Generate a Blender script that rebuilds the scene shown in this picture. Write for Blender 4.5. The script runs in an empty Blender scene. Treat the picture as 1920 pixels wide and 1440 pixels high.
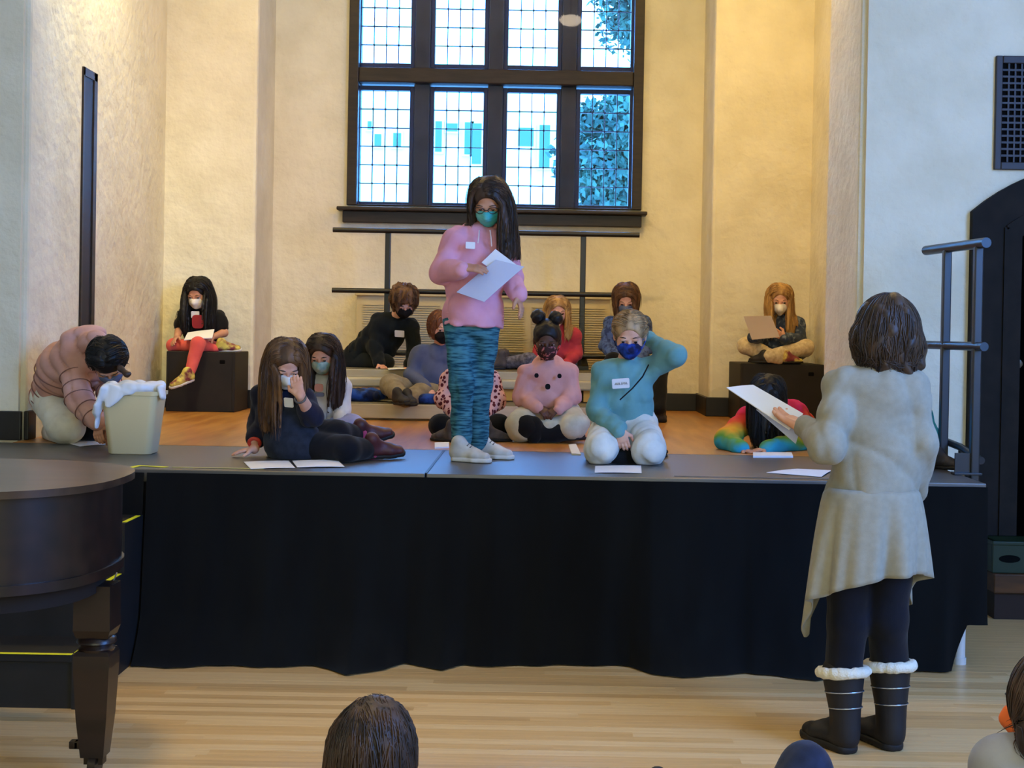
import bpy, bmesh, math, random
import numpy as np
from mathutils import Vector, Matrix

scene = bpy.context.scene
random.seed(3)
rng = np.random.default_rng(5)

# ------------------------------------------------------------------ camera
F, PX, PY, CZ = 2620.0, 1010.0, 641.0, 1.45
ROT = Matrix.Rotation(math.radians(90 - 0.525), 3, 'X') @ Matrix.Rotation(math.radians(1.0), 3, 'Z')
cam_data = bpy.data.cameras.new('camera')
cam_data.sensor_width = 36.0
cam_data.lens = F / 1920 * 36.0
cam_data.shift_x = (960 - PX) / 1920
cam_data.shift_y = (PY - 720) / 1920
cam_data.clip_end = 300
cam = bpy.data.objects.new('camera', cam_data)
scene.collection.objects.link(cam)
cam.matrix_world = Matrix.Translation((0, 0, CZ)) @ ROT.to_4x4()
scene.camera = cam


def at(px, py, Y):
    d = ROT @ Vector(((px - PX) / F, (PY - py) / F, -1.0))
    t = Y / d.y
    return np.array((d.x * t, Y, CZ + d.z * t))


def s2l(r, g, b):
    def f(c):
        c /= 255.0
        return c / 12.92 if c <= 0.04045 else ((c + 0.055) / 1.055) ** 2.4
    return (f(r), f(g), f(b), 1.0)


# ------------------------------------------------------------------ world, lights, exposure
world = bpy.data.worlds.new('world')
scene.world = world
world.use_nodes = True
wn = world.node_tree.nodes
wl = world.node_tree.links
wn.clear()
w_out = wn.new('ShaderNodeOutputWorld')
w_bg = wn.new('ShaderNodeBackground')
w_geo = wn.new('ShaderNodeTexCoord')
w_sep = wn.new('ShaderNodeSeparateXYZ')
w_ramp = wn.new('ShaderNodeValToRGB')
w_ramp.color_ramp.elements[0].position = 0.0
w_ramp.color_ramp.elements[0].color = (0.135, 0.45, 1.0, 1)
w_ramp.color_ramp.elements[1].position = 0.6
w_ramp.color_ramp.elements[1].color = (0.105, 0.38, 1.0, 1)
wl.new(w_geo.outputs['Generated'], w_sep.inputs[0])
wl.new(w_sep.outputs['Z'], w_ramp.inputs[0])
wl.new(w_ramp.outputs[0], w_bg.inputs[0])
w_bg.inputs[1].default_value = 17.0
wl.new(w_bg.outputs[0], w_out.inputs[0])

vs = scene.view_settings
scene.display_settings.display_device = 'sRGB'
vs.view_transform = 'Standard'
vs.look = 'None'
vs.gamma = 1.0
vs.use_curve_mapping = False
vs.exposure = 0.0


def light(name, kind, loc, target, power, color, size=0.3, size_y=None, cone=40, blend=0.4):
    d = bpy.data.lights.new(name, kind)
    d.energy = power
    d.color = color
    if kind == 'AREA':
        d.shape = 'RECTANGLE' if size_y else 'DISK'
        d.size = size
        if size_y:
            d.size_y = size_y
    else:
        d.shadow_soft_size = size
    if kind == 'SPOT':
        d.spot_size = math.radians(cone)
        d.spot_blend = blend
    o = bpy.data.objects.new(name, d)
    scene.collection.objects.link(o)
    o.location = loc
    v = Vector(target) - Vector(loc)
    o.rotation_euler = v.to_track_quat('-Z', 'Y').to_euler()
    return o


WARM = (1.0, 0.63, 0.25)
# assumed stage spots hung from the hall ceiling, aimed through the stage opening at its side walls
light('assumed_spot_left', 'SPOT', (0.9, 4.0, 6.45), (-2.7, 10.4, 2.4), 520, (1, 0.57, 0.19), 0.15, cone=27, blend=0.9)
light('assumed_spot_right', 'SPOT', (-1.6, 4.0, 6.45), (1.9, 10.6, 2.4), 620, (1, 0.59, 0.19), 0.15, cone=27, blend=0.9)
light('assumed_spot_middle', 'SPOT', (-0.4, 4.0, 6.45), (-0.4, 11.0, 1.8), 160, (1, 0.62, 0.2), 0.15, cone=30, blend=0.9)
# assumed warm lamps, out of view, on the ceiling of the stage recess
light('assumed_lamp_left', 'AREA', (-1.9, 8.9, 5.2), (-1.9, 9.2, 0.8), 40, (1, 0.7, 0.22), 0.6)
light('assumed_lamp_right', 'AREA', (1.1, 8.9, 5.2), (1.1, 9.2, 0.8), 53, (1, 0.67, 0.2), 0.6)
light('assumed_side_lamp', 'SPOT', (-2.3, 8.0, 5.1), (-2.85, 8.7, 3.2), 300, (1, 0.93, 0.5), 0.1, cone=80, blend=1.0)
# area lights standing in for assumed daylight windows; right and rear walls are solid
light('assumed_daylight_right', 'AREA', (4.8, 2.5, 3.0), (-1.2, 5.2, 1.2), 900, (0.11, 0.34, 1), 4.5, 3.2)
light('assumed_daylight_rear', 'AREA', (0.5, -3.6, 2.3), (0.0, 6.0, 1.6), 215, (0.95, 1, 0.70), 6.0, 2.4)
# added downlights, unseen, under the hall ceiling to brighten the floor
light('added_downlight_left', 'SPOT', (-1.6, 3.2, 6.4), (-1.6, 3.6, 0), 635, (1, 0.75, 0.28), 0.4, cone=66, blend=0.8)
light('added_downlight_right', 'SPOT', (1.6, 3.2, 6.4), (1.6, 3.6, 0), 300, (0.55, 0.68, 1), 0.4, cone=66, blend=0.8)

# ------------------------------------------------------------------ helpers
COL = scene.collection


def mat(name, base, rough=0.8, spec=0.3, metal=0.0, var=None, var_scale=20.0, stretch=(1, 1, 1), bump=0.0,
        bump_scale=200.0, bump_dist=0.002, sheen=0.0, coat=0.0, detail=4.0, lo=0.35, hi=0.65, coords='Object'):
    """Procedural principled material: base colour (linear), noise mixed towards `var`, noise bump."""
    m = bpy.data.materials.new(name)
    m.use_nodes = True
    nt = m.node_tree
    n, l = nt.nodes, nt.links
    b = n['Principled BSDF']
    b.inputs['Base Color'].default_value = base
    b.inputs['Roughness'].default_value = rough
    b.inputs['Specular IOR Level'].default_value = spec
    b.inputs['Metallic'].default_value = metal
    if sheen:
        b.inputs['Sheen Weight'].default_value = sheen
    if coat:
        b.inputs['Coat Weight'].default_value = coat
        b.inputs['Coat Roughness'].default_value = 0.1
    tc = n.new('ShaderNodeTexCoord')
    mp = n.new('ShaderNodeMapping')
    mp.inputs['Scale'].default_value = stretch
    l.new(tc.outputs[coords], mp.inputs[0])
    if var is not None:
        ns = n.new('ShaderNodeTexNoise')
        ns.inputs['Scale'].default_value = var_scale
        ns.inputs['Detail'].default_value = detail
        l.new(mp.outputs[0], ns.inputs['Vector'])
        rp = n.new('ShaderNodeValToRGB')
        rp.color_ramp.elements[0].position = lo
        rp.color_ramp.elements[0].color = base
        rp.color_ramp.elements[1].position = hi
        rp.color_ramp.elements[1].color = var
        l.new(ns.outputs['Fac'], rp.inputs[0])
        l.new(rp.outputs[0], b.inputs['Base Color'])
    if bump:
        nb = n.new('ShaderNodeTexNoise')
        nb.inputs['Scale'].default_value = bump_scale
        nb.inputs['Detail'].default_value = 5
        l.new(mp.outputs[0], nb.inputs['Vector'])
        bp = n.new('ShaderNodeBump')
        bp.inputs['Strength'].default_value = bump
        bp.inputs['Distance'].default_value = bump_dist
        l.new(nb.outputs['Fac'], bp.inputs['Height'])
        l.new(bp.outputs[0], b.inputs['Normal'])
    return m


def put(name, me, material=None, parent=None, loc=None):
    o = bpy.data.objects.new(name, me)
    COL.objects.link(o)
    if material is not None:
        for mm in (material if isinstance(material, (list, tuple)) else [material]):
            me.materials.append(mm)
    if parent is not None:
        o.parent = parent
    if loc is not None:
        o.location = loc
    return o


def tag(o, label=None, cat=None, group=None, kind=None):
    if label:
        o['label'] = label
    if cat:
        o['category'] = cat
    if group:
        o['group'] = group
    if kind:
        o['kind'] = kind
    return o


def thing(name, label, cat, loc=(0, 0, 0), group=None):
    o = bpy.data.objects.new(name, None)
    o.empty_display_size = 0.1
    COL.objects.link(o)
    o.location = loc
    return tag(o, label, cat, group)


def mesh_np(name, parts, origin=(0, 0, 0), smooth=True):
    """One mesh from a list of (verts, quads) arrays in world space, shifted to `origin`."""
    vs_, fs_, n = [], [], 0
    for v, f in parts:
        if len(v) == 0:
            continue
        vs_.append(np.asarray(v, float))
        fs_.append(np.asarray(f, int) + n)
        n += len(v)
    v = np.concatenate(vs_) - np.asarray(origin, float)
    f = np.concatenate(fs_)
    me = bpy.data.meshes.new(name)
    me.from_pydata(v.tolist(), [], f.tolist())
    if smooth:
        me.polygons.foreach_set('use_smooth', np.ones(len(f), bool))
    me.update()
    return me


class BM:
    """Collects boxes, cylinders and tubes; .obj() links them as ONE mesh object."""

    def __init__(s):
        s.b = bmesh.new()

    def box(s, lo, hi, bev=0.0, rot=None):
        lo, hi = np.minimum(lo, hi), np.maximum(lo, hi)
        c, d = (lo + hi) / 2, hi - lo
        r = bmesh.ops.create_cube(s.b, size=1.0)
        vv = r['verts']
        for v in vv:
            v.co = Vector((v.co.x * d[0], v.co.y * d[1], v.co.z * d[2]))
        if bev:
            ee = list({e for v in vv for e in v.link_edges})
            rb = bmesh.ops.bevel(s.b, geom=ee, offset=bev, segments=2, affect='EDGES', profile=0.5)
            vv = list({v for f in rb['faces'] for v in f.verts} | {v for v in vv if v.is_valid})
        M = (rot.to_4x4() if rot is not None else Matrix.Identity(4))
        for v in vv:
            v.co = M @ v.co + Vector(c)
        return vv

    def tube(s, pts, r, n=10, closed=False, caps=True):
        pts = [Vector(p) for p in pts]
        m = len(pts)
        rs = r if isinstance(r, (list, tuple)) else [r] * m
        rings = []
        for i, p in enumerate(pts):
            a = pts[(i - 1) % m] if (closed or i > 0) else p
            c = pts[(i + 1) % m] if (closed or i < m - 1) else p
            t = (c - a).normalized()
            ref = Vector((0, 0, 1)) if abs(t.z) < 0.9 else Vector((1, 0, 0))
            u = t.cross(ref).normalized()
            w = u.cross(t)
            rings.append([s.b.verts.new(p + (u * math.cos(2 * math.pi * k / n) + w * math.sin(2 * math.pi * k / n)) * rs[i])
                          for k in range(n)])
        for i in range(m if closed else m - 1):
            A, B_ = rings[i], rings[(i + 1) % m]
            for k in range(n):
                s.b.faces.new((A[k], A[(k + 1) % n], B_[(k + 1) % n], B_[k]))
        if caps and not closed:
            s.b.faces.new(rings[0][::-1])
            s.b.faces.new(rings[-1])

    def lathe(s, prof, c, n=24, cap=True):
        rings = []
        for r, z in prof:
            rings.append([s.b.verts.new((c[0] + r * math.cos(2 * math.pi * k / n), c[1] + r * math.sin(2 * math.pi * k / n), c[2] + z))
                          for k in range(n)])
        for A, B_ in zip(rings, rings[1:]):
            for k in range(n):
                s.b.faces.new((A[k], A[(k + 1) % n], B_[(k + 1) % n], B_[k]))
        if cap:
            s.b.faces.new(rings[0][::-1])
            s.b.faces.new(rings[-1])

    def prism(s, outline, z0, z1):
        """outline: list of (x, y); extruded z0..z1."""
        a = [s.b.verts.new((x, y, z0)) for x, y in outline]
        b = [s.b.verts.new((x, y, z1)) for x, y in outline]
        n = len(a)
        for i in range(n):
            s.b.faces.new((a[i], a[(i + 1) % n], b[(i + 1) % n], b[i]))
        s.b.faces.new(a[::-1])
        s.b.faces.new(b)

    def obj(s, name, material, parent=None, origin=(0, 0, 0), smooth=None, loc=None):
        bmesh.ops.recalc_face_normals(s.b, faces=s.b.faces[:])
        me = bpy.data.meshes.new(name)
        if any(origin):
            bmesh.ops.translate(s.b, verts=s.b.verts[:], vec=-Vector(origin))
        s.b.to_mesh(me)
        s.b.free()
        if smooth is not None:
            me.polygons.foreach_set('use_smooth', np.ones(len(me.polygons), bool))
            me.set_sharp_from_angle(angle=math.radians(smooth))
        return put(name, me, material, parent, loc)


def V(*a):
    return np.array(a, float)


def nrm(v):
    v = np.asarray(v, float)
    return v / (np.linalg.norm(v) + 1e-9)


def lerp(a, b, t):
    return a + (b - a) * t
# ------------------------------------------------------------------ organic shapes: smooth unions of tapered capsules, meshed by surface nets
def smin(a, b, k):
    h = np.clip(0.5 + 0.5 * (b - a) / k, 0, 1)
    return b + (a - b) * h - k * h * (1 - h)


class Sdf:
    def __init__(s):
        s.p = []

    def _add(s, fn, lo, hi, k, op):
        s.p.append((fn, np.asarray(lo, float), np.asarray(hi, float), max(k, 1e-4), op))
        return s

    def cap(s, a, b, ra, rb=None, k=0.02, op='u'):
        a, b = np.asarray(a, float), np.asarray(b, float)
        rb = ra if rb is None else rb
        ab = b - a
        L2 = float(ab @ ab) + 1e-9

        def fn(X, Y, Z):
            x, y, z = X - a[0], Y - a[1], Z - a[2]
            t = np.clip((x * ab[0] + y * ab[1] + z * ab[2]) / L2, 0, 1)
            return np.sqrt((x - t * ab[0]) ** 2 + (y - t * ab[1]) ** 2 + (z - t * ab[2]) ** 2) - (ra + (rb - ra) * t)
        r = max(ra, rb)
        return s._add(fn, np.minimum(a, b) - r, np.maximum(a, b) + r, k, op)

    def ecap(s, a, b, side, wa, da, wb, db, k=0.02, op='u', end=1.0):
        """capsule with an elliptic section: half width w along `side`, half depth d across it; `end` scales the rounding of the ends"""
        a, b = np.asarray(a, float), np.asarray(b, float)
        L = np.linalg.norm(b - a) + 1e-9
        ax = (b - a) / L
        sd = np.asarray(side, float)
        sd = nrm(sd - ax * (sd @ ax))
        fr = np.cross(sd, ax)

        def fn(X, Y, Z):
            x, y, z = X - a[0], Y - a[1], Z - a[2]
            t = x * ax[0] + y * ax[1] + z * ax[2]
            tc = np.clip(t, 0, L)
            q = tc / L
            w = wa + (wb - wa) * q
            d = da + (db - da) * q
            u = (x * sd[0] + y * sd[1] + z * sd[2]) / w
            v = (x * fr[0] + y * fr[1] + z * fr[2]) / d
            return (np.sqrt(u * u + v * v + ((t - tc) / (d * end)) ** 2) - 1) * np.minimum(w, d)
        r = max(wa, wb, da, db)
        return s._add(fn, np.minimum(a, b) - r, np.maximum(a, b) + r, k, op)

    def ell(s, c, R, r, k=0.02, op='u'):
        """ellipsoid: R rows are its axes, r its radii"""
        c = np.asarray(c, float)
        R = np.asarray(R, float)

        def fn(X, Y, Z):
            x, y, z = X - c[0], Y - c[1], Z - c[2]
            a = (x * R[0][0] + y * R[0][1] + z * R[0][2])
            b = (x * R[1][0] + y * R[1][1] + z * R[1][2])
            d = (x * R[2][0] + y * R[2][1] + z * R[2][2])
            k0 = np.sqrt((a / r[0]) ** 2 + (b / r[1]) ** 2 + (d / r[2]) ** 2)
            k1 = np.sqrt((a / r[0] ** 2) ** 2 + (b / r[1] ** 2) ** 2 + (d / r[2] ** 2) ** 2) + 1e-9
            return k0 * (k0 - 1) / k1
        m = max(r)
        return s._add(fn, c - m, c + m, k, op)

    def plane(s, p, n, lo=None, hi=None):
        """keep only what lies behind the plane (p, n), for what was added before"""
        p, n = np.asarray(p, float), nrm(n)

        def fn(X, Y, Z):
            return (X - p[0]) * n[0] + (Y - p[1]) * n[1] + (Z - p[2]) * n[2]
        s.p.append((fn, lo, hi, 0, 'i'))
        return s

    def at(s, P):
        D = np.full(len(P), 0.3)
        X, Y, Z = P[:, 0], P[:, 1], P[:, 2]
        for fn, lo, hi, k, op in s.p:
            if op == 'u':
                D = smin(D, fn(X, Y, Z), k)
        return D

    def mesh(s, h, disp=None):
        lo = np.min([p[1] for p in s.p if p[4] == 'u'], axis=0) - 4 * h - 0.01
        hi = np.max([p[2] for p in s.p if p[4] == 'u'], axis=0) + 4 * h + 0.01
        n = np.ceil((hi - lo) / h).astype(int) + 1
        ax = [lo[i] + h * np.arange(n[i]) for i in range(3)]
        D = np.full(n, 0.2)
        for fn, l, u, k, op in s.p:
            if l is None:
                sl = (slice(None),) * 3
            else:
                m = k + 3 * h
                sl = tuple(slice(max(0, int((l[i] - m - lo[i]) / h)), min(n[i], int((u[i] + m - lo[i]) / h) + 2)) for i in range(3))
            d = fn(ax[0][sl[0]][:, None, None], ax[1][sl[1]][None, :, None], ax[2][sl[2]][None, None, :])
            if op == 'u':
                D[sl] = smin(D[sl], d, k)
            elif op == 's':
                D[sl] = -smin(-D[sl], d, k)
            else:
                D[sl] = np.maximum(D[sl], d)
        if disp is not None:
            D = D + disp(ax[0][:, None, None], ax[1][None, :, None], ax[2][None, None, :])
        for i in range(3):
            for e in (0, -1):
                ix = [slice(None)] * 3
                ix[i] = e
                D[tuple(ix)] = 0.2
        s.grid = (D, lo, h)
        return nets(D, lo, h)


class Field:
    """trilinear look-up in the grid of a meshed Sdf"""

    def __init__(s, sdf):
        s.D, s.lo, s.h = sdf.grid

    def at(s, P):
        q = (P - s.lo) / s.h
        n = np.array(s.D.shape)
        ins = np.all((q > 0) & (q < n - 1.001), axis=1)
        q = np.clip(q, 0, n - 1.001)
        i = q.astype(int)
        f = q - i
        v = 0
        for a, b, c in _CORN:
            w = np.where(a, f[:, 0], 1 - f[:, 0]) * np.where(b, f[:, 1], 1 - f[:, 1]) * np.where(c, f[:, 2], 1 - f[:, 2])
            v = v + w * s.D[i[:, 0] + a, i[:, 1] + b, i[:, 2] + c]
        return np.where(ins, v, .2)


_CORN = [(a, b, c) for a in (0, 1) for b in (0, 1) for c in (0, 1)]
_EDGE = [(i, j) for i in range(8) for j in range(i + 1, 8) if sum(abs(_CORN[i][q] - _CORN[j][q]) for q in range(3)) == 1]


def nets(D, lo, h):
    sgn = D < 0
    c = np.zeros(tuple(np.array(D.shape) - 1), np.int8)
    for a, b, d in _CORN:
        c += sgn[a:D.shape[0] - 1 + a, b:D.shape[1] - 1 + b, d:D.shape[2] - 1 + d]
    act = (c > 0) & (c < 8)
    ids = np.argwhere(act)
    idx = np.full(c.shape, -1, int)
    idx[act] = np.arange(len(ids))
    i, j, k = ids.T
    vals = [D[i + a, j + b, k + d] for a, b, d in _CORN]
    acc = np.zeros((len(ids), 3))
    cnt = np.zeros(len(ids))
    for p, q in _EDGE:
        va, vb = vals[p], vals[q]
        m = (va < 0) != (vb < 0)
        t = np.where(m, va / np.where(m, va - vb, 1.0), 0.0)
        cp, cq = np.array(_CORN[p], float), np.array(_CORN[q], float)
        acc += m[:, None] * (cp + t[:, None] * (cq - cp))
        cnt += m
    v = lo + h * (ids + acc / cnt[:, None])
    out = []
    # x edges
    for axis in range(3):
        s0 = np.moveaxis(sgn, axis, 0)
        ix = np.moveaxis(idx, axis, 0)
        a_, b_ = s0[:-1, 1:-1, 1:-1], s0[1:, 1:-1, 1:-1]
        e = np.argwhere(a_ != b_)
        if len(e) == 0:
            continue
        I, J, K = e[:, 0], e[:, 1] + 1, e[:, 2] + 1
        f = np.stack([ix[I, J - 1, K - 1], ix[I, J, K - 1], ix[I, J, K], ix[I, J - 1, K]], 1)
        flip = b_[e[:, 0], e[:, 1], e[:, 2]]
        if axis == 1:
            flip = ~flip
        f[flip] = f[flip][:, ::-1]
        out.append(f)
    return v, np.concatenate(out)


def folds(amp, scale=1.0, seed=0):
    """cloth wrinkles: warped sines"""
    r = np.random.default_rng(seed)
    ks = [nrm(r.normal(size=3)) * w * scale for w in (38, 52, 75)]
    ws = [nrm(r.normal(size=3)) * 22 * scale for _ in range(3)]
    ph = r.uniform(0, 6.28, 6)

    def fn(X, Y, Z):
        t = 0
        for i, (kk, ww) in enumerate(zip(ks, ws)):
            wv = np.sin(X * ww[0] + Y * ww[1] + Z * ww[2] + ph[i])
            q = np.sin(.5 * (X * kk[0] + Y * kk[1] + Z * kk[2]) + 1.6 * wv + ph[i + 3])
            t = t + (1 - 2 * np.abs(q) ** .75) * (0.55, 0.4, 0.3)[i]
        return amp * t
    return fn


def tubes(P, r, flat=1.0, center=None, n=4):
    """P (N, M, 3) strands, r (N, M) radii -> verts, quads"""
    N, M, _ = P.shape
    T = np.gradient(P, axis=1)
    T /= np.linalg.norm(T, axis=2, keepdims=True) + 1e-9
    if center is None:
        ref = np.zeros_like(T)
        ref[..., 2] = 1
        ref[np.abs(T[..., 2]) > 0.9] = (1, 0, 0)
    else:
        ref = P - center
    A = np.cross(T, ref)
    A /= np.linalg.norm(A, axis=2, keepdims=True) + 1e-9
    B_ = np.cross(A, T)
    vs_ = []
    for k in range(n):
        a = 2 * math.pi * k / n
        vs_.append(P + A * (math.cos(a) * r[..., None]) + B_ * (math.sin(a) * flat * r[..., None]))
    Vv = np.stack(vs_, 2).reshape(-1, 3)
    base = (np.arange(N)[:, None] * M + np.arange(M - 1)[None, :]) * n
    q = []
    for k in range(n):
        k2 = (k + 1) % n
        q.append(np.stack([base + k, base + k2, base + n + k2, base + n + k], -1).reshape(-1, 4))
    return Vv, np.concatenate(q)
# ------------------------------------------------------------------ materials of the place
PLASTER = mat('rough_plaster', s2l(229, 222, 198), 0.9, 0.2, var=s2l(217, 209, 183), var_scale=3.0, bump=0.6, bump_scale=13, bump_dist=0.022, detail=6)
DARKWOOD = mat('dark_brown_wood', s2l(44, 32, 27), 0.45, 0.4, var=s2l(30, 21, 18), var_scale=6, stretch=(1, 1, 8), bump=0.1, bump_scale=60)
BLACKPAINT = mat('black_paint', s2l(24, 22, 21), 0.45, 0.4)
BLACKSTEEL = mat('black_steel', s2l(22, 20, 20), 0.38, 0.5)
ALU = mat('brushed_aluminium', s2l(150, 148, 144), 0.35, 0.5, metal=0.9)
GREYSTONE = mat('grey_painted_frame', s2l(36, 33, 31), 0.7, 0.1, var=s2l(28, 27, 26), var_scale=10)
YTAPE = mat('yellow_tape', s2l(214, 214, 40), 0.5, 0.3)

CEIL0 = mat('grey_underside', s2l(60, 58, 56), 0.9)
ZS = 0.81                      # stage height
YW, YB, YR = 7.45, 10.62, 11.3  # hall wall, stage end wall, window recess
XL, XR = -2.74, 1.695          # stage opening
ZH, ZC = 6.6, 5.4              # hall ceiling, stage ceiling


def structure(o):
    o['kind'] = 'structure'
    return o


# floors ---------------------------------------------------------------
WOODF = mat('floor_substrate', s2l(120, 86, 46), 0.5, 0.3)
b = BM(); b.box(V(-5.2, -4.5, -0.1), V(4.9, YW + 0.2, -0.013))
floor = structure(b.obj('floor', WOODF))


def plank_mat(name, a, c):
    m = mat(name, a, 0.28, 0.5, var=c, var_scale=2.2, stretch=(0.7, 22, 1), detail=8, lo=0.3, hi=0.7, bump=0.06, bump_scale=30)
    return m


PL = [plank_mat('maple_plank_pale', s2l(216, 186, 136), s2l(198, 164, 114)),
      plank_mat('maple_plank_honey', s2l(208, 172, 118), s2l(186, 150, 98)),
      plank_mat('maple_plank_tan', s2l(198, 166, 116), s2l(176, 140, 92))]


def plank_mesh(L, W, m):
    bb = BM(); bb.box(V(-L / 2, -W / 2, -0.014), V(L / 2, W / 2, 0))
    bmesh.ops.recalc_face_normals(bb.b, faces=bb.b.faces[:])
    me = bpy.data.meshes.new('plank'); bb.b.to_mesh(me); bb.b.free(); me.materials.append(m)
    return me


# narrow strips run across the hall; those near the camera as single planks, the rest joined
PW = 0.0585
pm = [[plank_mesh(L, PW - 0.002, m) for m in PL] for L in (0.9, 1.3, 1.8)]
Ls = (0.9, 1.3, 1.8)
rr = random.Random(11)
n_plank = 0
far = BM()
y = 2.9
rows = []
while y < YW:
    rows.append(y); y += PW
for y in rows:
    single = 4.3 < y < 6.1
    x = -2.9 - rr.random() * 1.2
    while x < 4.8:
        li = rr.randrange(3)
        L = Ls[li]
        vis = abs(x + L / 2 - (-50 / F * y)) < 960 / F * y + L / 2 + 0.1
        if single and vis and n_plank < 296:
            o = put('plank', pm[li][rr.choice((0, 0, 1, 1, 2))], None, floor, (x + L / 2, y, rr.uniform(-0.0004, 0.0004)))
            n_plank += 1
        else:
            far.box(V(x + 0.0006, y - PW / 2 + 0.0006, -0.014), V(x + L - 0.0006, y + PW / 2 - 0.0006, 0))
        x += L
tag(far.obj('floor_planking', PL[1], floor), kind='stuff')
b = BM(); b.box(V(-5.2, -4.5, -0.013), V(4.9, 2.87, 0)); b.obj('floor_boards', PL[1], floor)

STAGEF = mat('orange_wood_floor', s2l(196, 138, 66), 0.3, 0.5, var=s2l(164, 104, 44), var_scale=1.6, stretch=(9, 0.9, 1), detail=7, bump=0.05, bump_scale=20)
b = BM(); b.box(V(-3.1, 7.75, ZS - 0.12), V(2.35, YR + 0.3, ZS)); b.box(V(XL + .001, 7.3, ZS - 0.12), V(XR - .001, 7.75, ZS)); structure(b.obj('floor_stage', STAGEF))

b = BM(); b.box(V(-3.0, 7.32, 0), V(1.9, 7.4, ZS - 0.125)); structure(b.obj('wall_stage_front', CEIL0))
# walls ----------------------------------------------------------------
b = BM()
b.box(V(-5.2, YW, 0), V(XL - 0.03, YW + 0.3, ZH))
b.box(V(XL - 0.06, YW + 0.03, 0), V(XL, YW + 0.3, 5.3), 0.02)
structure(b.obj('wall_hall_left', PLASTER))
# right part with an arched door opening
DX0, DX1 = at(1832, 700, YW)[0], at(1832, 700, YW)[0] + 1.32
DZ, DC = 2.09, (at(1832, 700, YW)[0] + 0.66)
b = BM()
b.box(V(XR + 0.03, YW, 0), V(DX0, YW + 0.3, ZH))
b.box(V(XR, YW + 0.03, 0), V(XR + 0.06, YW + 0.85, 5.3), 0.02)
b.box(V(DX1, YW, 0), V(4.9, YW + 0.3, ZH))


def arch(u):                       # top of the door opening over the distance u from its axis
    R = 1.02
    return DZ - 0.0 + math.sqrt(R * R - u * u) - math.sqrt(R * R - 0.66 ** 2)


prev = None
N = 16
for i in range(N):                 # wall above the arch
    x0, x1 = lerp(DX0, DX1, i / N), lerp(DX0, DX1, (i + 1) / N)
    z0, z1 = arch(x0 - DC), arch(x1 - DC)
    vv = [b.b.verts.new(p) for p in ((x0, YW, z0), (x1, YW, z1), (x1, YW, ZH), (x0, YW, ZH), (x0, YW + .3, z0), (x1, YW + .3, z1), (x1, YW + .3, ZH), (x0, YW + .3, ZH))]
    for q in ((0, 1, 2, 3), (7, 6, 5, 4), (0, 4, 5, 1)):
        b.b.faces.new([vv[k] for k in q])
structure(b.obj('wall_hall_right', PLASTER))
b = BM(); b.box(V(XL - 0.2, YW + 0.01, 5.25), V(XR + 0.2, YW + 0.3, ZH)); structure(b.obj('wall_hall_top', PLASTER))
# stage recess
b = BM()
v0 = [(XL, YW + 0.28), (-2.86, YB), (-3.1, YB), (-3.1, YW + 0.28)]
b.prism(v0, ZS - 0.1, ZC); structure(b.obj('wall_stage_left', PLASTER))
b = BM()
b.box(V(2.05, YW + 0.8, ZS - 0.1), V(2.3, YB + 0.1, ZC)); b.box(V(XR + 0.02, YW + 0.82, ZS - 0.1), V(2.1, YW + 0.85, ZC))
structure(b.obj('wall_stage_right', PLASTER))
b = BM()
b.box(V(-3.1, YB, ZS - 0.1), V(-2.165, YR + 0.3, ZC), 0.025)
b.box(V(1.30, YB, ZS - 0.1), V(2.3, YR + 0.3, ZC), 0.025)
# recess wall around the window opening
WX0, WX1 = at(657, 300, YR)[0], at(1199, 300, YR)[0]
WZ0, WZ1 = at(925, 390, YR)[2], 4.95
b.box(V(-2.2, YR, ZS - 0.1), V(WX0, YR + 0.3, ZC)); b.box(V(WX1, YR, ZS - 0.1), V(1.35, YR + 0.3, ZC))
b.box(V(WX0, YR, ZS - 0.1), V(WX1, YR + 0.3, WZ0)); b.box(V(WX0, YR, WZ1), V(WX1, YR + 0.3, ZC))
structure(b.obj('wall_stage_back', PLASTER))
CEIL = mat('ceiling_plaster', s2l(214, 208, 196), 0.9, 0.2, bump=0.2, bump_scale=20)
b = BM(); b.box(V(-3.1, YW + 0.2, ZC), V(2.3, YR + 0.3, ZC + 0.1)); structure(b.obj('ceiling_stage', CEIL))
b = BM(); b.box(V(-5.3, -4.6, ZH), V(5.0, YW + 0.3, ZH + 0.1)); structure(b.obj('ceiling', CEIL))
b = BM(); b.box(V(-5.3, -4.6, 0), V(-5.2, YW + 0.3, ZH)); structure(b.obj('wall_left', PLASTER))
b = BM(); b.box(V(4.9, -4.6, 0), V(5.0, YW + 0.3, ZH)); structure(b.obj('wall_right', PLASTER))
b = BM(); b.box(V(-5.3, -4.6, 0), V(5.0, -4.5, ZH)); structure(b.obj('wall_rear', PLASTER))

# baseboards
b = BM(); b.box(V(-5.2, YW - 0.03, ZS), V(XL - 0.005, YW - 0.002, ZS + 0.155), 0.006); b.box(V(XL + 0.0, YW + 0.0, ZS), V(XL + 0.025, YW + 0.12, ZS + 0.155), 0.005)
structure(b.obj('baseboard_left', BLACKPAINT))
b = BM()
b.box(V(-2.88, YB - 0.03, ZS), V(-2.15, YB - 0.002, ZS + 0.14), 0.006); b.box(V(-2.163, YB - 0.02, ZS), V(-2.14, YR, ZS + 0.14), 0.005)
b.box(V(1.275, YB - 0.03, ZS), V(2.05, YB - 0.002, ZS + 0.145), 0.006); b.box(V(1.275, YB - 0.02, ZS), V(1.298, YR, ZS + 0.145), 0.005)
b.box(V(-2.15, YR - 0.03, ZS), V(1.29, YR - 0.002, ZS + 0.14), 0.005)
structure(b.obj('baseboard_back', BLACKPAINT))
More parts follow.
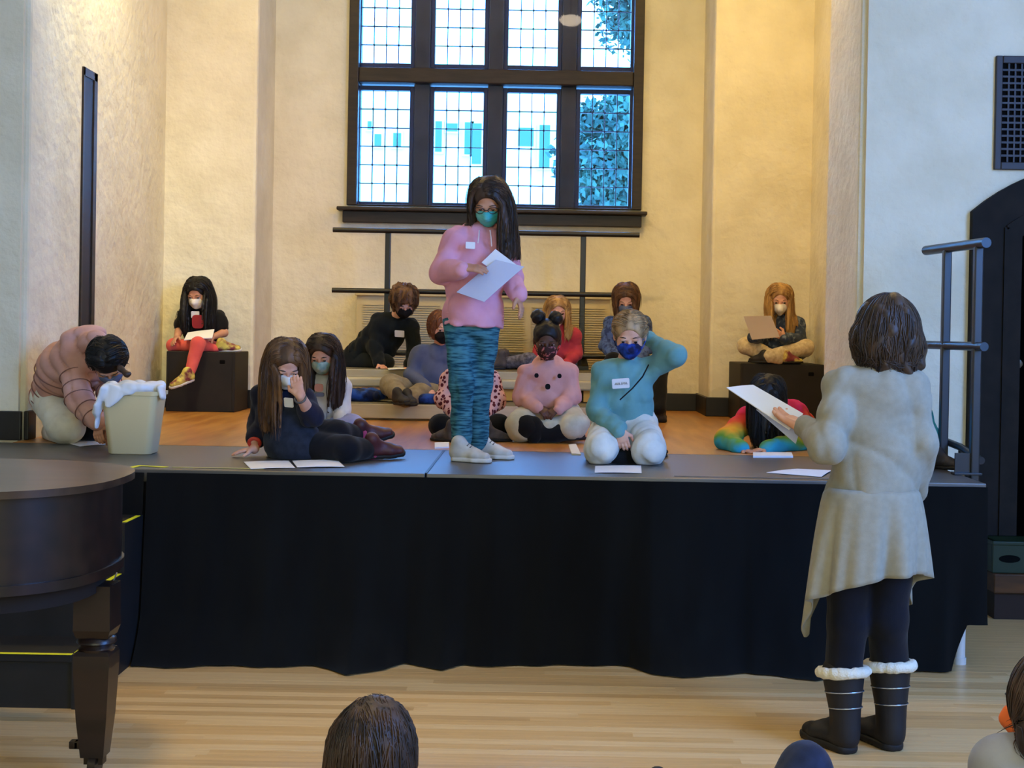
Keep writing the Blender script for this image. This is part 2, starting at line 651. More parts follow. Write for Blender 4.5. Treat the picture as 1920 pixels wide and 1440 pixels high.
b = BM(); b.box(V(-2.80, 9.6, ZS), V(-2.83, YB - 0.03, ZS + 0.14)); structure(b.obj('baseboard_side', BLACKPAINT))

# tall narrow door slot in the left stage wall
sl0, sl1, slz = at(140, 400, 8.42), at(158, 400, 8.62), at(150, 130, 8.5)[2]
xw = -2.775
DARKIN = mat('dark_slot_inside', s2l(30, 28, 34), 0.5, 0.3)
b = BM()
b.box(V(xw - 0.05, 8.40, ZS), V(xw + 0.02, 8.425, slz)); b.box(V(xw - 0.05, 8.60, ZS), V(xw + 0.02, 8.66, slz)); b.box(V(xw - 0.05, 8.40, slz - 0.05), V(xw + 0.02, 8.66, slz))
t1 = structure(b.obj('trim_1', DARKWOOD))
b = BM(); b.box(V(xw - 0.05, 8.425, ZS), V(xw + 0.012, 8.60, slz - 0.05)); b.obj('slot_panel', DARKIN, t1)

# leaded window -------------------------------------------------------
LEAD = mat('lead_came', s2l(22, 30, 60), 0.5, 0.4)
SASH = mat('blue_black_steel_sash', s2l(26, 32, 58), 0.45, 0.4)
MULL = mat('grey_brown_mullion', s2l(62, 57, 58), 0.55, 0.3, var=s2l(48, 44, 45), var_scale=5)


def glass(name, tint, gloss):
    m = bpy.data.materials.new(name); m.use_nodes = True
    n, l = m.node_tree.nodes, m.node_tree.links
    n.clear()
    o_ = n.new('ShaderNodeOutputMaterial'); mx = n.new('ShaderNodeMixShader'); tr = n.new('ShaderNodeBsdfTransparent'); gl = n.new('ShaderNodeBsdfGlossy')
    fr = n.new('ShaderNodeFresnel'); fr.inputs['IOR'].default_value = gloss
    tr.inputs[0].default_value = tint; gl.inputs['Roughness'].default_value = 0.02
    l.new(fr.outputs[0], mx.inputs[0]); l.new(tr.outputs[0], mx.inputs[1]); l.new(gl.outputs[0], mx.inputs[2]); l.new(mx.outputs[0], o_.inputs[0])
    return m


PANE = glass('old_window_glass', (0.95, 0.98, 1.0, 1), 1.35)
STORM = glass('inner_storm_glass', (0.97, 0.98, 1.0, 1), 1.33)
wroot = thing('window_1', None, None, (0, 0, 0)); structure(wroot)
cx = [at(px, 280, YR + 0.06)[0] for px in (721, 859, 996, 1133)]
zl0, zl1 = at(925, 382, YR + .06)[2], at(925, 173, YR + .06)[2]
zu0 = at(925, 122, YR + .06)[2]
zu1 = zu0 + (zl1 - zl0)
hw = 0.2
# outer frame
b = BM()
for a, c in ((V(WX0 - 0.02, YR - 0.05, WZ0), V(WX0 + 0.06, YR + 0.2, WZ1)), (V(WX1 - 0.06, YR - 0.05, WZ0), V(WX1 + 0.02, YR + 0.2, WZ1)),
             (V(WX0 + .06, YR - 0.05, WZ1 - 0.08), V(WX1 - .06, YR + 0.2, WZ1)), (V(WX0 + .06, YR - 0.05, WZ0), V(WX1 - .06, YR + 0.2, zl0 - 0.03))):
    b.box(a, c, 0.006)
b.obj('window_frame', DARKWOOD, wroot)
b = BM(); b.box(V(WX0 + .06, YR - 0.04, zl1 + 0.05), V(WX1 - .06, YR + 0.2, zu0 - 0.05), 0.01); b.obj('transom', DARKWOOD, wroot)
for i in range(3):
    for z0, z1 in ((zl0 - 0.03, zl1 + 0.05), (zu0 - 0.05, WZ1 - .08)):
        b = BM()
        m0, m1 = cx[i] + hw + 0.035, cx[i + 1] - hw - 0.035
        b.box(V(m0, YR + 0.03, z0), V(m1, YR + 0.2, z1), 0.008); b.obj('mullion', MULL, wroot)
for i in (0, 3):                   # narrow side strips beside the outer lights
    b = BM()
    x0, x1 = (WX0 + .06, cx[0] - hw - .035) if i == 0 else (cx[3] + hw + .035, WX1 - .06)
    b.box(V(x0, YR + 0.05, zl0 - .03), V(x1, YR + .2, WZ1 - .08)); b.obj('side_strip', MULL, wroot)
pw_, ph_ = 2 * hw / 4, (zl1 - zl0) / 6
bb = BM(); bb.box(V(-pw_ / 2 + .005, -0.002, -ph_ / 2 + .005), V(pw_ / 2 - .005, 0.002, ph_ / 2 - .005))
bmesh.ops.recalc_face_normals(bb.b, faces=bb.b.faces[:])
pane_me = bpy.data.meshes.new('pane'); bb.b.to_mesh(pane_me); bb.b.free(); pane_me.materials.append(PANE)
for i in range(4):
    for z0, z1 in ((zl0, zl1), (zu0, zu1)):
        b = BM()
        for a, c in ((V(cx[i] - hw - .035, YR + .05, z0 - .035), V(cx[i] - hw, YR + .12, z1 + .035)), (V(cx[i] + hw, YR + .05, z0 - .035), V(cx[i] + hw + .035, YR + .12, z1 + .035)),
                     (V(cx[i] - hw, YR + .05, z0 - .035), V(cx[i] + hw, YR + .12, z0)), (V(cx[i] - hw, YR + .05, z1), V(cx[i] + hw, YR + .12, z1 + .035))):
            b.box(a, c, 0.004)
        sash = b.obj('sash', SASH, wroot)
        b = BM()
        for k in range(1, 4):
            x = cx[i] - hw + k * pw_
            b.box(V(x - .0035, YR + .075, z0), V(x + .0035, YR + .09, z1))
        for k in range(1, 6):
            z = z0 + k * ph_
            b.box(V(cx[i] - hw, YR + .0752, z - .0035), V(cx[i] + hw, YR + .0898, z + .0035))
            for q in range(1, 4):      # solder knots
                b.box(V(cx[i] - hw + q * pw_ - .007, YR + .072, z - .007), V(cx[i] - hw + q * pw_ + .007, YR + .0925, z + .007), 0.002)
        b.obj('came', LEAD, sash)
        for k in range(4):
            for q in range(6):
                o = put('pane', pane_me, None, sash, (cx[i] - hw + (k + .5) * pw_, YR + .0825, z0 + (q + .5) * ph_))
                o.rotation_euler = (rr.uniform(-.012, .012), 0, rr.uniform(-.012, .012))
for z0, z1 in ((zl0 - .02, zl1 + .04), (zu0 - .04, WZ1 - .09)):
    b = BM(); b.box(V(WX0 + .05, YR - .012, z0), V(WX1 - .05, YR - .008, z1)); b.obj('storm_glass', STORM, wroot)
b = BM()
sx0, sx1 = at(632, 392, YR - .1)[0], at(1213, 403, YR - .1)[0]
zt, zb = at(925, 392, YR - .1)[2], at(925, 421, YR - .1)[2]
b.box(V(sx0, YR - 0.14, zt - 0.03), V(sx1, YR + 0.02, zt), 0.008); b.box(V(sx0 + .04, YR - 0.075, zb), V(sx1 - .04, YR - .001, zt - .03), 0.006)
b.obj('window_sill', DARKWOOD, wroot)

# hall pendant lamps on the ceiling line, mirrored in the storm glass
LAMP = bpy.data.materials.new('lit_lamp_glass'); LAMP.use_nodes = True
LAMP.node_tree.nodes['Principled BSDF'].inputs['Emission Color'].default_value = (1, 0.8, 0.55, 1)
LAMP.node_tree.nodes['Principled BSDF'].inputs['Emission Strength'].default_value = 14
g0 = at(1070, 38, YR - .01)
yl = 2.0
tt = ((YR - .01) + (YR - .01 - yl)) / (YR - .01)
lp = V(g0[0] * tt, yl, CZ + (g0[2] - CZ) * tt)
lamp = thing('ceiling_lamp', 'lit round glass pendant lamp hung from the hall ceiling', 'lamp', (lp[0], lp[1], lp[2]))
b = BM(); b.lathe([(0.02, -.09), (.12, -.06), (.17, 0), (.14, .05), (.03, .08)], (0, 0, 0), 20); b.obj('lamp_globe', LAMP, lamp, smooth=60)
b = BM(); b.tube([(0, 0, .07), (0, 0, ZH - lp[2] - .02)], 0.012); b.lathe([(.07, -.03), (.07, 0)], (0, 0, ZH - lp[2]), 16); b.obj('stem', BLACKSTEEL, lamp)

# arched door ----------------------------------------------------------
droot = thing('door_1', None, None, (0, 0, 0)); structure(droot)
DOORW = mat('black_brown_door', s2l(5, 4, 4), 0.9, 0.0, var=s2l(3, 3, 3), var_scale=4, stretch=(8, 1, 1))
b = BM()
fx = at(1815, 700, YW)[0]
FW = 0.20


def arch_pts(off):
    R = 1.02
    c0 = DZ - math.sqrt(R * R - 0.66 ** 2)
    w = 0.66 + off
    pts = []
    for i in range(21):
        u = -w + 2 * w * i / 20
        pts.append((DC + u, c0 + math.sqrt((R + off) ** 2 - u * u)))
    return pts


outer, inner = arch_pts(0.055), arch_pts(-0.21)
for (o0, o1, i0, i1) in zip(outer, outer[1:], inner, inner[1:]):
    for y0, y1 in ((YW - .05, YW + .12),):
        vv = [b.b.verts.new((p[0], yy, p[1])) for yy in (y0, y1) for p in (o0, o1, i1, i0)]
        for q in ((0, 1, 2, 3), (7, 6, 5, 4), (0, 4, 5, 1), (3, 2, 6, 7)):
            b.b.faces.new([vv[k] for k in q])
zo, zi = outer[0][1], inner[0][1]
for sgn in (-1, 1):
    xo, xi = (outer[0][0], inner[0][0]) if sgn < 0 else (outer[-1][0], inner[-1][0])
    z_ = min(zo, zi)
    vv = [b.b.verts.new((p[0], yy, p[1])) for yy in (YW - .05, YW + .12) for p in ((xo, 0), (xo, zo), (xi, zi), (xi, 0))]
    for q in ((0, 1, 2, 3), (7, 6, 5, 4), (0, 4, 5, 1), (3, 2, 6, 7)):
        b.b.faces.new([vv[k] for k in q])
b.obj('door_frame', GREYSTONE, droot)
b = BM()
arc2 = arch_pts(-0.125)
for sgn in (0,):
    for (p0, p1) in zip(arc2, arc2[1:]):
        vv = [b.b.verts.new(p) for p in ((p0[0], YW - .062, p0[1] - .012), (p1[0], YW - .062, p1[1] - .012), (p1[0], YW - .062, p1[1] + .012), (p0[0], YW - .062, p0[1] + .012),
                                         (p0[0], YW - .04, p0[1] - .012), (p1[0], YW - .04, p1[1] - .012), (p1[0], YW - .04, p1[1] + .012), (p0[0], YW - .04, p0[1] + .012))]
        for q in ((0, 1, 2, 3), (0, 4, 5, 1), (3, 2, 6, 7)):
            b.b.faces.new([vv[k] for k in q])
b.box(V(arc2[0][0] - .012, YW - .062, 0), V(arc2[0][0] + .012, YW - .04, arc2[0][1]))
b.obj('frame_bead', GREYSTONE, droot)
b = BM()
pts = arch_pts(-0.205)
bot = [b.b.verts.new((p[0], YW + .10, p[1])) for p in pts]
bk = [b.b.verts.new((p[0], YW + .15, p[1])) for p in pts]
f0 = [b.b.verts.new((p[0], YW + .10, 0.02)) for p in (pts[0], pts[-1])]
b.b.faces.new([f0[0]] + bot + [f0[1]])
b.obj('door_leaf', DOORW, droot)
for k in range(5):
    b = BM()
    x0 = inner[0][0] + .02 + k * .17
    b.box(V(x0, YW + .085, .25), V(x0 + .155, YW + .105, 1.98), 0.006); b.obj('board', DOORW, droot)
kn = at(1907, 682, YW + .06)
b = BM(); b.lathe([(.002, -.03), (.022, -.024), (.028, 0), (.02, .02), (.012, .03), (.012, .06)], (0, 0, 0), 16)
for v in b.b.verts:
    v.co = Vector((v.co.x, v.co.z, v.co.y))
o = b.obj('door_knob', mat('dull_brass', s2l(110, 100, 90), 0.35, 0.5, metal=0.8), droot, smooth=50, loc=kn)

# vent grille ------------------------------------------------------------
vx0 = at(1864, 210, YW)[0]; vz1, vz0 = at(1890, 106, YW)[2], at(1890, 319, YW)[2]
vx1 = vx0 + 0.62
VENT = mat('dark_brown_metal', s2l(48, 40, 38), 0.5, 0.4)
vr = thing('wall_vent', 'dark brown square lattice vent grille high on the right hall wall', 'vent', (vx0, YW, vz0))
b = BM()
w, h_ = vx1 - vx0, vz1 - vz0
for a, c in ((V(0, -.025, 0), V(.035, 0, h_)), (V(w - .035, -.025, 0), V(w, 0, h_)), (V(.035, -.025, 0), V(w - .035, 0, .04)), (V(.035, -.025, h_ - .04), V(w - .035, 0, h_))):
    b.box(a, c, 0.004)
b.obj('frame', VENT, vr)
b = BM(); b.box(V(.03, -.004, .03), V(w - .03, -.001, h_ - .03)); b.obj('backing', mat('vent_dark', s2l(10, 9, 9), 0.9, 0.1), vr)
b = BM()
nx_, nz_ = 16, 15
for i in range(1, nx_):
    x = .035 + (w - .07) * i / nx_
    b.box(V(x - .0045, -.018, .04), V(x + .0045, -.008, h_ - .04))
for i in range(1, nz_):
    z = .04 + (h_ - .08) * i / nz_
    b.box(V(.035, -.0185, z - .0055), V(w - .035, -.0078, z + .0055))
tag(b.obj('lattice', VENT, vr), kind='stuff')

# ------------------------------------------------------------------ outside the window
WHITEF = mat('pale_facade', s2l(235, 232, 226), 0.9, 0.2)
FGLASS = mat('facade_window_glass', (.065, .15, .09, 1), 0.3, 0.3)
gy = 40.0
ground = BM(); ground.box(V(-40, YR + .4, -1.2), V(40, 60, -1.0))
structure(ground.obj('floor_outside', mat('pale_paving', s2l(190, 190, 186), 0.9)))


def outp(px, py, Y=gy):
    p = at(px, py, Y)
    return p


fac = thing('building', 'pale building with tall windows seen across the street through the leaded window', 'building', (0, gy, -1))
x0, x1, zt_ = outp(560, 300)[0], outp(1300, 300)[0], outp(900, 205)[2]
b = BM(); b.box(V(x0, 0, 0), V(x1, 6, zt_ + 1)); b.obj('wall', WHITEF, fac)
for (a, c, d, e) in ((817, 228, 828, 285), (838, 232, 858, 247), (872, 230, 884, 290), (886, 232, 902, 308), (972, 240, 1000, 275), (1012, 235, 1030, 315), (690, 228, 697, 243), (703, 252, 715, 275), (738, 250, 752, 276)):
    p, q = outp(a, c), outp(d, e)
    b = BM(); b.box(V(p[0] - .06, -.06, q[2] + 1 - .06), V(q[0] + .06, .02, p[2] + 1 + .06)); f_ = b.obj('window_surround', WHITEF, fac)
    b = BM(); b.box(V(p[0], -.075, q[2] + 1), V(q[0], -.03, p[2] + 1)); b.obj('pane', FGLASS, f_)
# tree outside the right hand light
LEAF = mat('pale_green_leaf', (.065, .155, .10, 1), 0.7, 0.2, var=(.035, .09, .07, 1), var_scale=3)
BARK = mat('bark', s2l(84, 74, 66), 0.9)


def tree(c, R, label, n, seed):
    r_ = np.random.default_rng(seed)
    root = thing('tree', label, 'tree', (c[0], c[1], -1))
    b = BM(); b.tube([(0, 0, 0), (.1, 0, (c[2] + 1) * .5), (0, .1, c[2] + 1)], [.22, .17, .08]); b.obj('trunk', BARK, root)
    d = r_.normal(size=(n, 3)); d /= np.linalg.norm(d, axis=1, keepdims=True)
    cl = r_.normal(size=(26, 3)); cl /= np.linalg.norm(cl, axis=1, keepdims=True)
    cen = cl[r_.integers(0, 26, n)] * np.array(R) * .62
    p = cen + d * r_.uniform(.2, 1, (n, 1)) * np.array(R) * .42 + np.array((0, 0, c[2] + 1))
    a = r_.normal(size=(n, 3)); a /= np.linalg.norm(a, axis=1, keepdims=True)
    bb_ = np.cross(a, d); bb_ /= np.linalg.norm(bb_, axis=1, keepdims=True) + 1e-6
    s_ = r_.uniform(.05, .11, (n, 1))
    v = np.stack([p + a * s_, p + bb_ * s_ * .6, p - a * s_, p - bb_ * s_ * .6], 1).reshape(-1, 3)
    f = np.arange(n * 4).reshape(n, 4)
    tag(put('foliage', mesh_np('foliage', [(v, f)], smooth=False), LEAF, root), kind='stuff')


tc_ = at(1150, 290, 24)
tree((tc_[0] + .10, 24, tc_[2] + .05), (1.2, .9, 1.45), 'leafy tree standing outside the rightmost light of the leaded window', 12000, 2)
tu_ = at(1130, 40, 30)
tree((tu_[0] + .9, 30, tu_[2] + .6), (1.3, 1.2, 1.5), 'taller tree behind, seen through the upper right light of the window', 6000, 4)
# ------------------------------------------------------------------ stage decks
DECK = mat('dark_grey_deck', s2l(34, 35, 38), 0.44, 1.0, var=s2l(29, 30, 33), var_scale=3, bump=0.03, bump_scale=90, coat=.35)
DECK.node_tree.nodes['Principled BSDF'].inputs['Coat Roughness'].default_value = 0.42
YD0, YD1 = 6.08, 7.285
XS = at(798, 890, YD0)[0]
XE = at(1851, 906, YD0)[0]


LEGM = mat('pale_grey_steel_tube', s2l(196, 196, 194), .4, .5)


def deck(x0, x1, label):
    r = thing('stage_deck', label, 'stage deck', ((x0 + x1) / 2, (YD0 + YD1) / 2, 0), 'portable decks joined into the front of the stage')
    ox, oy = (x0 + x1) / 2, (YD0 + YD1) / 2
    org = (ox, oy, 0)
    b = BM(); b.box(V(x0 + .004, YD0 + .03, ZS - .02), V(x1 - .004, YD1, ZS)); b.obj('surface', DECK, r, org)
    b = BM()
    b.box(V(x0 + .003, YD0, ZS - .055), V(x1 - .003, YD0 + .028, ZS + .001), 0.004); b.obj('edge_rail', mat('dull_aluminium', s2l(104, 102, 100), 0.4, 0.5, metal=0.7), r, org)
    for x in (x0 + .075, x1 - .075):
        for y in (YD0 + .10, YD1 - .08):
            b = BM(); b.tube([(x, y, 0.012), (x, y, ZS - .03)], 0.024, 14); b.tube([(x, y, 0), (x, y, 0.03)], 0.029, 14)
            b.obj('leg', LEGM, r, org, smooth=40)
    return r


deck(XS - 2.44, XS, 'left dark stage deck from the piano to the seam by the white shoes')
deck(XS, XE, 'right dark stage deck from the seam to the black guard rail')

# black skirt: one cloth, hung in folds, its right corner lifted
BLACKCLOTH = mat('black_skirt_cloth', s2l(11, 13, 14), 0.95, 0.12, var=s2l(7, 8, 9), var_scale=2.5, stretch=(3, 3, .6), sheen=0.06, bump=0.1, bump_scale=300)


def skirt_sheet(name, x0, y0, x1, y1, label, lift=False, seed=1, hem=None):
    L = math.hypot(x1 - x0, y1 - y0)
    n, m = max(20, int(L / .011)), 30
    s = np.linspace(0, 1, n)[:, None] * np.ones((1, m))
    t = np.ones((n, 1)) * np.linspace(0, 1, m)[None, :]
    nxv, nyv = (y1 - y0) / L, -(x1 - x0) / L
    u = s * L
    ph = u * 9 + 1.6 * np.sin(u * 2.3 + seed) + .5 * np.sin(u * 5.1)
    w1 = .6 * (1 - 2 * np.abs(np.sin(ph * .5)) ** .7) + .3 * np.sin(u * 23 + 2 * np.sin(u * 3.1 + t)) + .12 * np.sin(u * 47 + 3 * t)
    lean = np.full_like(u, .05)
    if hem is not None:
        hx = np.array([on(a, b, 0)[0] for a, b in hem]); hy = np.array([on(a, b, 0)[1] for a, b in hem])
        lean = np.clip(y0 - np.interp(x0 + (x1 - x0) * s, hx, hy) - .02, .02, .3)
    off = .014 + (.008 + .030 * t ** .7) * (w1 + .9) * .8 + lean * (.35 * t ** 1.2 + .65 * np.clip((t - .72) / .28, 0, 1) ** 1.6)
    zb = 0.006 + .0 * u
    if lift:
        zb = zb + np.clip((s - .958) / .018, 0, 1) ** .8 * .20
    z = ZS - .012 - (ZS - .012 - zb) * np.minimum(1, t * 1.02)
    x = x0 + (x1 - x0) * s + nxv * off
    y = y0 + (y1 - y0) * s + nyv * off
    v = np.stack([x, y, z], -1).reshape(-1, 3)
    i = (np.arange(n - 1)[:, None] * m + np.arange(m - 1)[None, :])
    f = np.stack([i, i + m, i + m + 1, i + 1], -1).reshape(-1, 4)
    o = put(name, mesh_np(name, [(v, f)]), BLACKCLOTH)
    return tag(o, label, 'stage skirt')


def on(px, py, z):
    """point of the pixel ray at height z"""
    d = ROT @ Vector(((px - PX) / F, (PY - py) / F, -1.0))
    t = (z - CZ) / d.z
    return np.array((d.x * t, d.y * t, z))


skirt_sheet('stage_skirt', -1.69, YD0 - .004, XE - .005, YD0 - .004, 'long black cloth skirt hung in folds along the stage front', True, 1,
            hem=[(255, 1250), (310, 1256), (380, 1249), (590, 1249), (650, 1266), (720, 1258), (760, 1246), (830, 1258), (870, 1248), (1180, 1250), (1220, 1262), (1280, 1274), (1400, 1262), (1530, 1278), (1600, 1264), (1800, 1256)])
skirt_sheet('stage_skirt', XE - .06, YD0 + .50, XE - .06, YD1 - .02, 'short black cloth skirt around the right end of the stage', False, 3)
skirt_sheet('stage_skirt', XS - 2.44, YD0 - .002, -1.70, YD0 - .002, 'black cloth skirt behind the stairs and the piano', False, 5)


def strip(name, pts, w, label, cat, material, th=0.0012, parent=None, origin=(0, 0, 0)):
    """flat tape lying on a surface along pts"""
    b = BM()
    prev = None
    for i, p in enumerate(pts):
        p = Vector(p)
        a = Vector(pts[max(0, i - 1)]); c = Vector(pts[min(len(pts) - 1, i + 1)])
        t = (c - a).normalized(); sd = t.cross(Vector((0, 0, 1))).normalized() * w / 2
        ring = [b.b.verts.new(q) for q in (p - sd, p + sd, p + sd + Vector((0, 0, th)), p - sd + Vector((0, 0, th)))]
        if prev:
            for k in range(4):
                b.b.faces.new((prev[k], prev[(k + 1) % 4], ring[(k + 1) % 4], ring[k]))
        else:
            b.b.faces.new(ring)
        prev = ring
    b.b.faces.new(prev[::-1])
    o = b.obj(name, material, parent, origin)
    if label:
        tag(o, label, cat)
    return o


zt = ZS + .0015
strip('yellow_tape', [on(232, 880, zt), on(262, 873, zt), on(312, 876, zt)], .035, 'yellow tape stuck at the deck corner beside the waste bin', 'tape', YTAPE)
PALETAPE = mat('faded_yellow_tape', s2l(176, 170, 110), 0.6)
strip('faded_tape', [(on(318, 878, zt)[0], YD0 + .085, zt), (XS - .72, YD0 + .085, zt)], .022, 'faded pale yellow tape line along the left front edge of the stage', 'tape', PALETAPE)
GREYTAPE = mat('grey_tape', s2l(120, 116, 110), 0.6)
strip('grey_tape', [(on(1260, 888, zt)[0], YD0 + .085, zt), (XE - .35, YD0 + .085, zt)], .018, 'grey tape line along the right front edge of the stage', 'tape', GREYTAPE)
strip('seam_tape', [(XS, YD0 + .02, zt), (XS, YD1 - .01, zt)], .012, 'thin dark tape over the seam between the two stage decks', 'tape', BLACKPAINT)

# ------------------------------------------------------------------ stairs
STEPB = mat('black_step_board', s2l(28, 28, 30), 0.55, 0.35, var=s2l(20, 20, 22), var_scale=6)
sx1_, sx0_ = -1.70, -2.75
st = thing('stage_stairs', 'black wooden stage stairs with yellow taped nosings behind the piano', 'stairs', ((sx0_ + sx1_) / 2, 5.6, 0))
org = tuple(st.location)
yf = [5.20, 5.49, 5.78, 6.045]
for i in range(3):
    z = .205 * (i + 1)
    b = BM(); b.box(V(sx0_ + .02, yf[i], z - .03), V(sx1_ - .02, yf[i + 1] + .02, z), 0.004); b.obj('tread', STEPB, st, org)
    b = BM(); b.box(V(sx0_ + .02, yf[i] + .012, .205 * i), V(sx1_ - .02, yf[i] + .03, z - .03)); b.obj('riser', STEPB, st, org)
    strip('nosing_tape', [(sx0_ + .03, yf[i] + .004, z + .0006), (sx1_ - .02, yf[i] + .004, z + .0006)], .022, None, None, YTAPE, parent=st, origin=org)['label'] = 'yellow nosing tape'
    strip('edge_tape', [(sx1_ - .012, yf[i] + .03, z + .0006), (sx1_ - .012, yf[i + 1] - .03, z + .0006)], .02, None, None, YTAPE, parent=st, origin=org)['label'] = 'yellow edge tape'
for x in (sx0_, sx1_ - .02):
    b = BM()
    a = []
    prof = [(yf[0], 0), (yf[3], 0), (yf[3], .615), (yf[2], .615), (yf[2], .41), (yf[1], .41), (yf[1], .205), (yf[0], .205)]
    A = [b.b.verts.new((x, p, q)) for p, q in prof]; B2 = [b.b.verts.new((x + .02, p, q)) for p, q in prof]
    for i in range(8):
        b.b.faces.new((A[i], A[(i + 1) % 8], B2[(i + 1) % 8], B2[i]))
    b.b.faces.new(A[::-1]); b.b.faces.new(B2)
    b.obj('side_panel', STEPB, st, org)

# reflections between the piano leg and the stairs, shaped as thin silver tubes
SILVER = mat('silver_reflection_and_strap', s2l(170, 175, 185), 0.25, 0.6, metal=0.8)
b = BM()
for (p, q, r_) in (((197, 1102), (212, 1092), (219, 1074)), ((198, 1122), (212, 1112), (219, 1096)), ((207, 1156), (213, 1148), (214, 1132)), ((209, 1152), (211, 1146), (212, 1136))):
    a_, m_, c_ = (at(*t_, 5.12) for t_ in (p, q, r_))
    b.tube([a_, m_ * .5 + (a_ + c_) * .25 + (m_ - (a_ + c_) / 2) * .5, c_], .004, 6)
b.tube([at(206, 1156, 5.12), at(208, 1180, 5.12), (at(208, 1180, 5.12)[0], 5.14, 0.004)], .004, 6)
wr = b.obj('reflection_arcs', SILVER)
tag(wr, 'thin curved silver wires between the piano leg and the black stairs', 'wire rack')

# ------------------------------------------------------------------ grand piano
MAHOG = mat('dark_mahogany', s2l(38, 24, 19), 0.35, 0.4, var=s2l(22, 14, 12), var_scale=2.4, stretch=(1.2, 6, 6), detail=8, coat=0.1)
LIDW = mat('worn_mahogany_lid', s2l(66, 48, 34), 0.3, 0.45, var=s2l(46, 32, 23), var_scale=2.2, stretch=(1.5, 8, 4), detail=8, coat=0.15)
zl = .965
pc = (-2.05, 4.36, 0)
pn = thing('grand_piano', 'dark mahogany grand piano with closed lid and rounded tail in the foreground', 'piano', pc)


def tail(off):
    pts = []
    hw_ = .50 + off
    tipx = at(231, 893, 4.36)[0] + off
    n = 26
    for i in range(n + 1):
        a = -math.pi / 2 + math.pi * i / n
        ca, sa_ = math.cos(a), math.sin(a)
        e = 2 / 2.5
        pts.append((tipx - .55 + .55 * abs(ca) ** e, 4.37 + hw_ * math.copysign(abs(sa_) ** e, sa_)))
    pts += [(tipx - 1.0, 4.37 + hw_ + .10), (tipx - 1.55, 4.37 + hw_ + .34), (tipx - 1.75, 4.37 + hw_ + .36), (tipx - 1.75, 4.37 - hw_)]
    return pts


b = BM(); b.prism(tail(0), zl - .022, zl)
ed = [e for e in b.b.edges if abs(e.verts[0].co.z - e.verts[1].co.z) < .001]
bmesh.ops.bevel(b.b, geom=ed, offset=.006, segments=2, affect='EDGES', profile=.5)
b.obj('lid', LIDW, pn, pc, smooth=40)
b = BM(); b.prism(tail(-.035), .66, zl - .024); b.obj('rim', MAHOG, pn, pc, smooth=40)
b = BM(); b.prism(tail(-.028), .66, .69); b.obj('rim_moulding', MAHOG, pn, pc, smooth=40)
b = BM(); b.prism(tail(-.08), .60, .655); b.obj('underframe', mat('dark_underside', s2l(22, 17, 15), .8), pn, pc, smooth=40)
lx, ly = at(180, 1300, 4.42)[0], 4.42


def piano_leg(x, y, full=True):
    b = BM()
    sq = math.sqrt(2)

    def sec(prof):
        rings = []
        for hw_, z in prof:
            rings.append([b.b.verts.new((x + sx * hw_, y + sy * hw_, z)) for sx, sy in ((-1, -1), (1, -1), (1, 1), (-1, 1))])
        for A, B_ in zip(rings, rings[1:]):
            for k in range(4):
                b.b.faces.new((A[k], A[(k + 1) % 4], B_[(k + 1) % 4], B_[k]))
        b.b.faces.new(rings[0][::-1]); b.b.faces.new(rings[-1])
    sec([(.056, .62), (.058, .48), (.05, .455)])
    sec([(.050, .413), (.056, .40), (.056, .36), (.048, .20), (.036, .075)])
    b.obj('leg', MAHOG, pn, pc)
    b = BM(); b.lathe([(.048, .458), (.06, .45), (.063, .437), (.05, .428), (.058, .418), (.055, .41)], (x, y, 0), 20)
    b.obj('leg_collar', MAHOG, pn, pc, smooth=50)
    b = BM()
    b.tube([(x - .012, y, .045), (x + .012, y, .045)], .045, 18); b.box(V(x - .03, y - .02, .05), V(x - .016, y + .02, .1)); b.box(V(x + .016, y - .02, .05), V(x + .03, y + .02, .1))
    for q in (-.05, -.065):
        b.box(V(x + q - .01, y - .03, .10), V(x + q + .02, y + .0, .125), .004)
    b.obj('caster', mat('dark_brass', s2l(52, 42, 34), .4, .5, metal=.7), pn, pc, smooth=40)


piano_leg(lx, ly)
piano_leg(-2.75, 4.0)
piano_leg(-2.75, 5.0)

# ------------------------------------------------------------------ guard rail at the right end of the stage
RAILM = mat('blue_black_rail_steel', s2l(30, 34, 40), 0.35, 0.5)
gp0, gp1 = V(2.035, 6.40, 0), V(1.945, 7.05, 0)
gr = thing('guard_rail', 'black steel guard rail with two posts at the right end of the stage', 'rail', (2.0, 6.7, ZS))
org = (2.0, 6.7, ZS)
for t in (.10, .62):
    p = lerp(gp0, gp1, t)
    b = BM(); b.box(V(p[0] - .02, p[1] - .02, ZS - .05), V(p[0] + .02, p[1] + .02, 1.87), .006); b.obj('post', RAILM, gr, org)
    b = BM(); b.box(V(p[0] - .10, p[1] - .03, ZS + .0), V(p[0] + .03, p[1] + .03, ZS + .012), .003); b.box(V(p[0] - .09, p[1] - .006, ZS + .01), V(p[0] - .02, p[1] + .006, ZS + .10)); b.obj('foot_bracket', RAILM, gr, org)
for z, r_ in ((1.88, .024), (1.405, .021)):
    b = BM(); b.tube([gp0 + V(0, -.02, z), gp1 + V(0, 0, z)], r_, 14); b.obj('rail_bar', RAILM, gr, org, smooth=40)
c0, c1, c2, c3 = at(1840, 864, 6.45), at(1800, 838, 6.7), at(1765, 824, 6.9), at(1757, 818, 7.05)
b = BM(); b.tube([c0, lerp(c0, c1, .5), c1, c2, c3], .018, 12); b.obj('lower_bar', RAILM, gr, org, smooth=40)
for p in (c2, c1):
    b = BM(); b.tube([p, (p[0] + .01, p[1], ZS + .008)], .010, 10); b.obj('strut', RAILM, gr, org, smooth=40)

